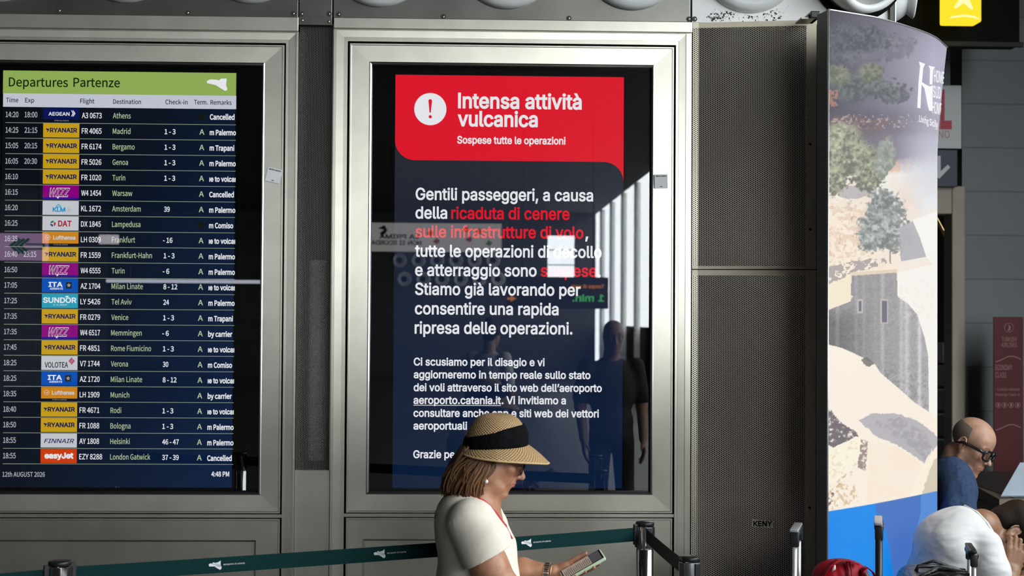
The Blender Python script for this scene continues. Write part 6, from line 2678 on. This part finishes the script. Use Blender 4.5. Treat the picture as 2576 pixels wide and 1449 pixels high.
for pts in (((2046, 1470, 40), (2058, 1440, 50), (2074, 1416, 50), (2095, 1404, 44), (2122, 1404, 40), (2146, 1412, 44)), ((2150, 1452, 44), (2156, 1424, 50), (2166, 1419, 52), (2182, 1432, 50), (2200, 1470, 44), (2204, 1500, 40))):
    P = [Vector(w(*p)) for p in pts]
    Pn = bez(P[0], P[1] * 1.3 - P[0] * .3, P[-2] * 1.3 - P[-1] * .3, P[-1], 14) if False else P
    vs, fs_ = [], []
    for p in Pn:
        for dy, dz in ((-.018, 0), (.018, 0), (.018, .004), (-.018, .004)):
            vs.append(p + Vector((0, dy, dz)))
    for i in range(len(Pn) - 1):
        for j in range(4):
            fs_.append((4 * i + j, 4 * i + (j + 1) % 4, 4 * i + 4 + (j + 1) % 4, 4 * i + 4 + j))
    b.add(vs, fs_, REDF, True)
b.build('strap', rbag)
b = MB()
b.tube([Vector(w(*p)) for p in ((2118, 1405, 46), (2120, 1425, 58), (2116, 1449, 68))], .004, mat('dark_red_piping', (.18, .003, .01), .5), n=8)
b.tube([Vector(w(*p)) for p in ((2124, 1405, 46), (2127, 1425, 58), (2124, 1449, 68))], .0025, mat('dark_red_piping'), n=8)
b.build('seam', rbag)
b = MB()
LIN = mat('pale_lining', (.62, .55, .48), .7)
b.tube([Vector(w(*p)) for p in ((2077, 1428, 52), (2084, 1420, 56), (2086, 1412, 54))], [.003, .006, .003], LIN, n=8)
b.tube([Vector(w(*p)) for p in ((2162, 1428, 52), (2168, 1438, 56), (2172, 1444, 56))], [.003, .006, .003], LIN, n=8)
b.build('lining_edge', rbag)

# ================================================================== the far side of the hall, seen mirrored in the glass
def mirrored(px, py, dv):
    """the place whose mirror image in the display glass lies at this pixel, dv metres from the camera"""
    p = atd(px, py, dv)
    return Vector((p.x, 2 * Y_GLASS - p.y, p.z))


DVW = -HALL_END + 2 * Y_GLASS - CAM.y      # mirrored depth of the end wall
for i in range(6):
    for j in range(2):
        p = mirrored(1005 + 47 * i + (12 if j else 0), 655 + 47 * j, DVW)
        p.y = HALL_END + .012
        nozzle('white round nozzle on the far wall of the hall', p, Vector((0, 1, 0)), .20, 'round nozzles on the far wall behind the camera')


def facing_sign(name, label, cat, x0, y0, x1, y1, dv, face, th=.08, group=None):
    a, c = mirrored(x0, y0, dv), mirrored(x1, y1, dv)
    y = a.y
    o = thing(name, ((a.x + c.x) / 2, y, c.z), label, cat, group)
    b = MB()
    b.box(min(a.x, c.x), max(a.x, c.x), y - th, y, c.z, a.z, face, .01)
    b.build('panel', o)
    b = MB()
    for t in (.15, .85):
        xx = a.x * (1 - t) + c.x * t
        b.box(xx - .01, xx + .01, y - th * .6, y - th * .4, a.z, CEIL_Z, BLACK_PL)
    b.build('hanger', o)
    ku, kv = (c.x - a.x) / (x1 - x0), (a.z - c.z) / (y1 - y0)
    # read from the display side: pixel u of the mirror image, so text runs from right to left there
    return o, (lambda u, v: Vector((a.x + (u - x0) * ku, y + .012, a.z - (v - y0) * kv)))


po, pf = facing_sign('backlit_poster', 'long backlit white poster hanging on the far side of the hall', 'poster', 934, 560, 1262, 634, 24.0, gl('poster_light', (.80, .76, .74), 1.5))
b = MB()
rv = lambda u, v: pf(2 * 996 - u, -v)
b.text('LA PRIMA', rv, DK, 938, -601, 100, 11, bold=.05)
b.text('NON SI SCORDA', rv, DK, 932, -617, 126, 11, bold=.05)
b.poly([[(950, 575), (968, 566), (975, 580), (962, 596), (955, 588), (966, 578)]], pf, DK)
for (x, y, c_) in ((1082, 585, (.12, .3, .08)), (1098, 606, (.5, .12, .1)), (1180, 600, (.5, .1, .1)), (1205, 580, (.2, .35, .1)), (1172, 575, (.55, .3, .1)), (1230, 610, (.12, .3, .08))):
    b.poly([[(x - 9, y + 3), (x, y - 8), (x + 9, y + 1), (x + 2, y + 9)]], pf, gl('poster_motif_%d' % x, c_, 1.2))
b.build('print', po)
qo, qf = facing_sign('queue_time_sign', 'dark queue time sign with orange and green lettering hanging in the hall', 'sign', 1275, 696, 1531, 777, 20.0, mat('dark_sign_panel', (.02, .02, .022), .5))
b = MB()
qv = lambda u, v: qf(2 * 1476 - u, -v)
b.text('Tempo di coda', qv, gl('orange_led', (1., .32, .08), 2.2), 1432, -724, 84, 9, bold=.05)
b.poly([[(1285, 744), (1300, 752), (1285, 760), (1285, 755), (1276, 755), (1276, 749), (1285, 749)]], qf, gl('orange_led', (1., .32, .08), 2.2))
b.text('1 min.', qv, gl('green_led', (.12, .75, .20), 2.6), 1432, -758, 80, 17, bold=.05)
b.build('lettering', qo)
vo, vf = facing_sign('direction_sign', 'lit lilac direction sign with green arrows hanging in the hall', 'sign', -30, 586, 116, 655, 16.0, gl('lilac_sign_light', (.42, .26, .46), 3.0))
b = MB()
GRN = gl('green_arrow_print', (.02, .16, .10), 1.2)
for dx_ in (0, 12, 24):
    b.poly([[(22 + dx_, 618), (46 + dx_, 598), (52 + dx_, 602), (32 + dx_, 618), (52 + dx_, 636), (46 + dx_, 640)]], vf, GRN)
b.poly([[(64, 612), (112, 612), (112, 628), (64, 628), (64, 624), (106, 624), (106, 616), (64, 616)]], vf, GRN)
b.build('arrow', vo)
lo_, lf = facing_sign('tube_light', 'long slim white tube light hanging in the middle of the hall', 'light', 266, 702, 652, 713, 18.0, gl('tube_light_glow', (.85, .88, 1.0), 3.2), .05)
lo2, _ = facing_sign('small_light', 'short white lamp hanging beside the direction sign', 'light', 248, 590, 297, 614, 22.0, gl('lamp_glow', (.95, .9, .95), 2.4), .06)


# bystanders behind the camera
def bystander(label, x, y, h, yaw, skin, shirt, trousers, hair=None, bun=False):
    o = thing('person', (x, y, 0), label, 'person')
    k = h / 1.75
    fx = Vector((math.sin(yaw), math.cos(yaw), 0))
    f = Frame((x, y, 0), fx, (0, 0, 1), k)
    S = SDF(npv((x - .42, y - .42, .02)), npv((x + .42, y + .42, h + .03)), .006)
    hf_ = Frame(f(.03, 0, 1.617), fx - Vector((0, 0, .12)), (0, 0, 1), k * .96)
    head(S, hf_)
    S.chain([f(.0, 0, 1.58), f(-.02, 0, 1.44)], [.055 * k, .065 * k], .03)
    S.ell(f(-.02, 0, 1.25), [.10 * k, .17 * k, .22 * k], f.mat(), .03)
    S.ell(f(-.02, 0, .98), [.10 * k, .15 * k, .16 * k], f.mat(), .03)
    for sg in (1, -1):
        S.chain([f(-.02, .19 * sg, 1.40), f(-.03, .23 * sg, 1.12), f(.06, .22 * sg, .88)], [.05 * k, .042 * k, .03 * k], .02)
        hand(S, Frame(f(.065, .22 * sg, .87), fx * .35 - Vector((0, 0, 1)), Vector(f.mat() @ np.array((0, sg, 0))), k), [.3, .3, .35, .4], side=-sg)
    S.build('body', skin, o, face_tone(hf_, brow=(.3, .25, .2)))
    B = SDF(npv((x - .42, y - .42, .8)), npv((x + .42, y + .42, h - .15)), .007)
    B.ell(f(-.02, 0, 1.25), [.118 * k, .188 * k, .24 * k], f.mat(), .03)
    B.ell(f(-.02, 0, 1.0), [.12 * k, .165 * k, .16 * k], f.mat(), .03)
    for sg in (1, -1):
        B.chain([f(-.02, .18 * sg, 1.41), f(-.03, .225 * sg, 1.18)], [.065 * k, .062 * k], .03)
    B.half(f(0, 0, 1.47), (0, 0, 1))
    B.build('shirt', shirt, o)
    T = SDF(npv((x - .4, y - .4, .04)), npv((x + .4, y + .4, 1.05)), .009)
    T.ell(f(-.02, 0, .92), [.125 * k, .165 * k, .13 * k], f.mat(), .02)
    for sg in (1, -1):
        T.chain([f(-.01, .085 * sg, .85), f(.0, .10 * sg, .48), f(-.01, .11 * sg, .08)], [.085 * k, .068 * k, .055 * k], .02)
    T.half(f(0, 0, 1.0), (0, 0, 1))
    T.build('trousers', trousers, o)
    for sg in (1, -1):
        b = MB()
        b.ball(f(.05, .11 * sg, .045 / k), (.045, .125, .042), BLACK_PL, rotm(0, 0, -yaw), nu=16, nv=10)
        b.build('shoe', o)
    if hair:
        H = SDF(npv(hf_.o) - .2, npv(hf_.o) + .2, .006)
        H.ell(hf_(-.006, 0, .058), [.100 * k, .084 * k, .086 * k], hf_.mat(), .01)
        H.ell(hf_(-.05, 0, .0), [.05 * k, .066 * k, .07 * k], hf_.mat(), .02)
        H.ell(hf_(.10, 0, -.005), [.07 * k, .08 * k, .075 * k], hf_.mat(), .008, True)
        if bun:
            H.ell(hf_(-.07, 0, .14), [.045 * k] * 3, None, .01)
        H.build('hair', hair, o, lambda V: np.full((len(V), 3), .2))
    return o


TEE = fabric('dark_grey_tee', (.035, .036, .04), (.05, .05, .055), 30)
TEAL_T = fabric('blue_shirt', (.02, .07, .16), (.03, .09, .20), 30)
PALE_T = fabric('pale_shirt', (.45, .43, .42), (.5, .48, .47), 30)
p = mirrored(1540, 900, 10.1)
bystander('bald man in dark T-shirt standing behind the camera, mirrored in the warning screen', p.x, p.y, 1.70, .1, SKIN_M, TEE, DT)
p = mirrored(1232, 900, 13.0)
bystander('dark haired woman with a bun standing behind the camera', p.x, p.y, 1.66, 2.6, SKIN_T, PALE_T, DT, DARKH, True)
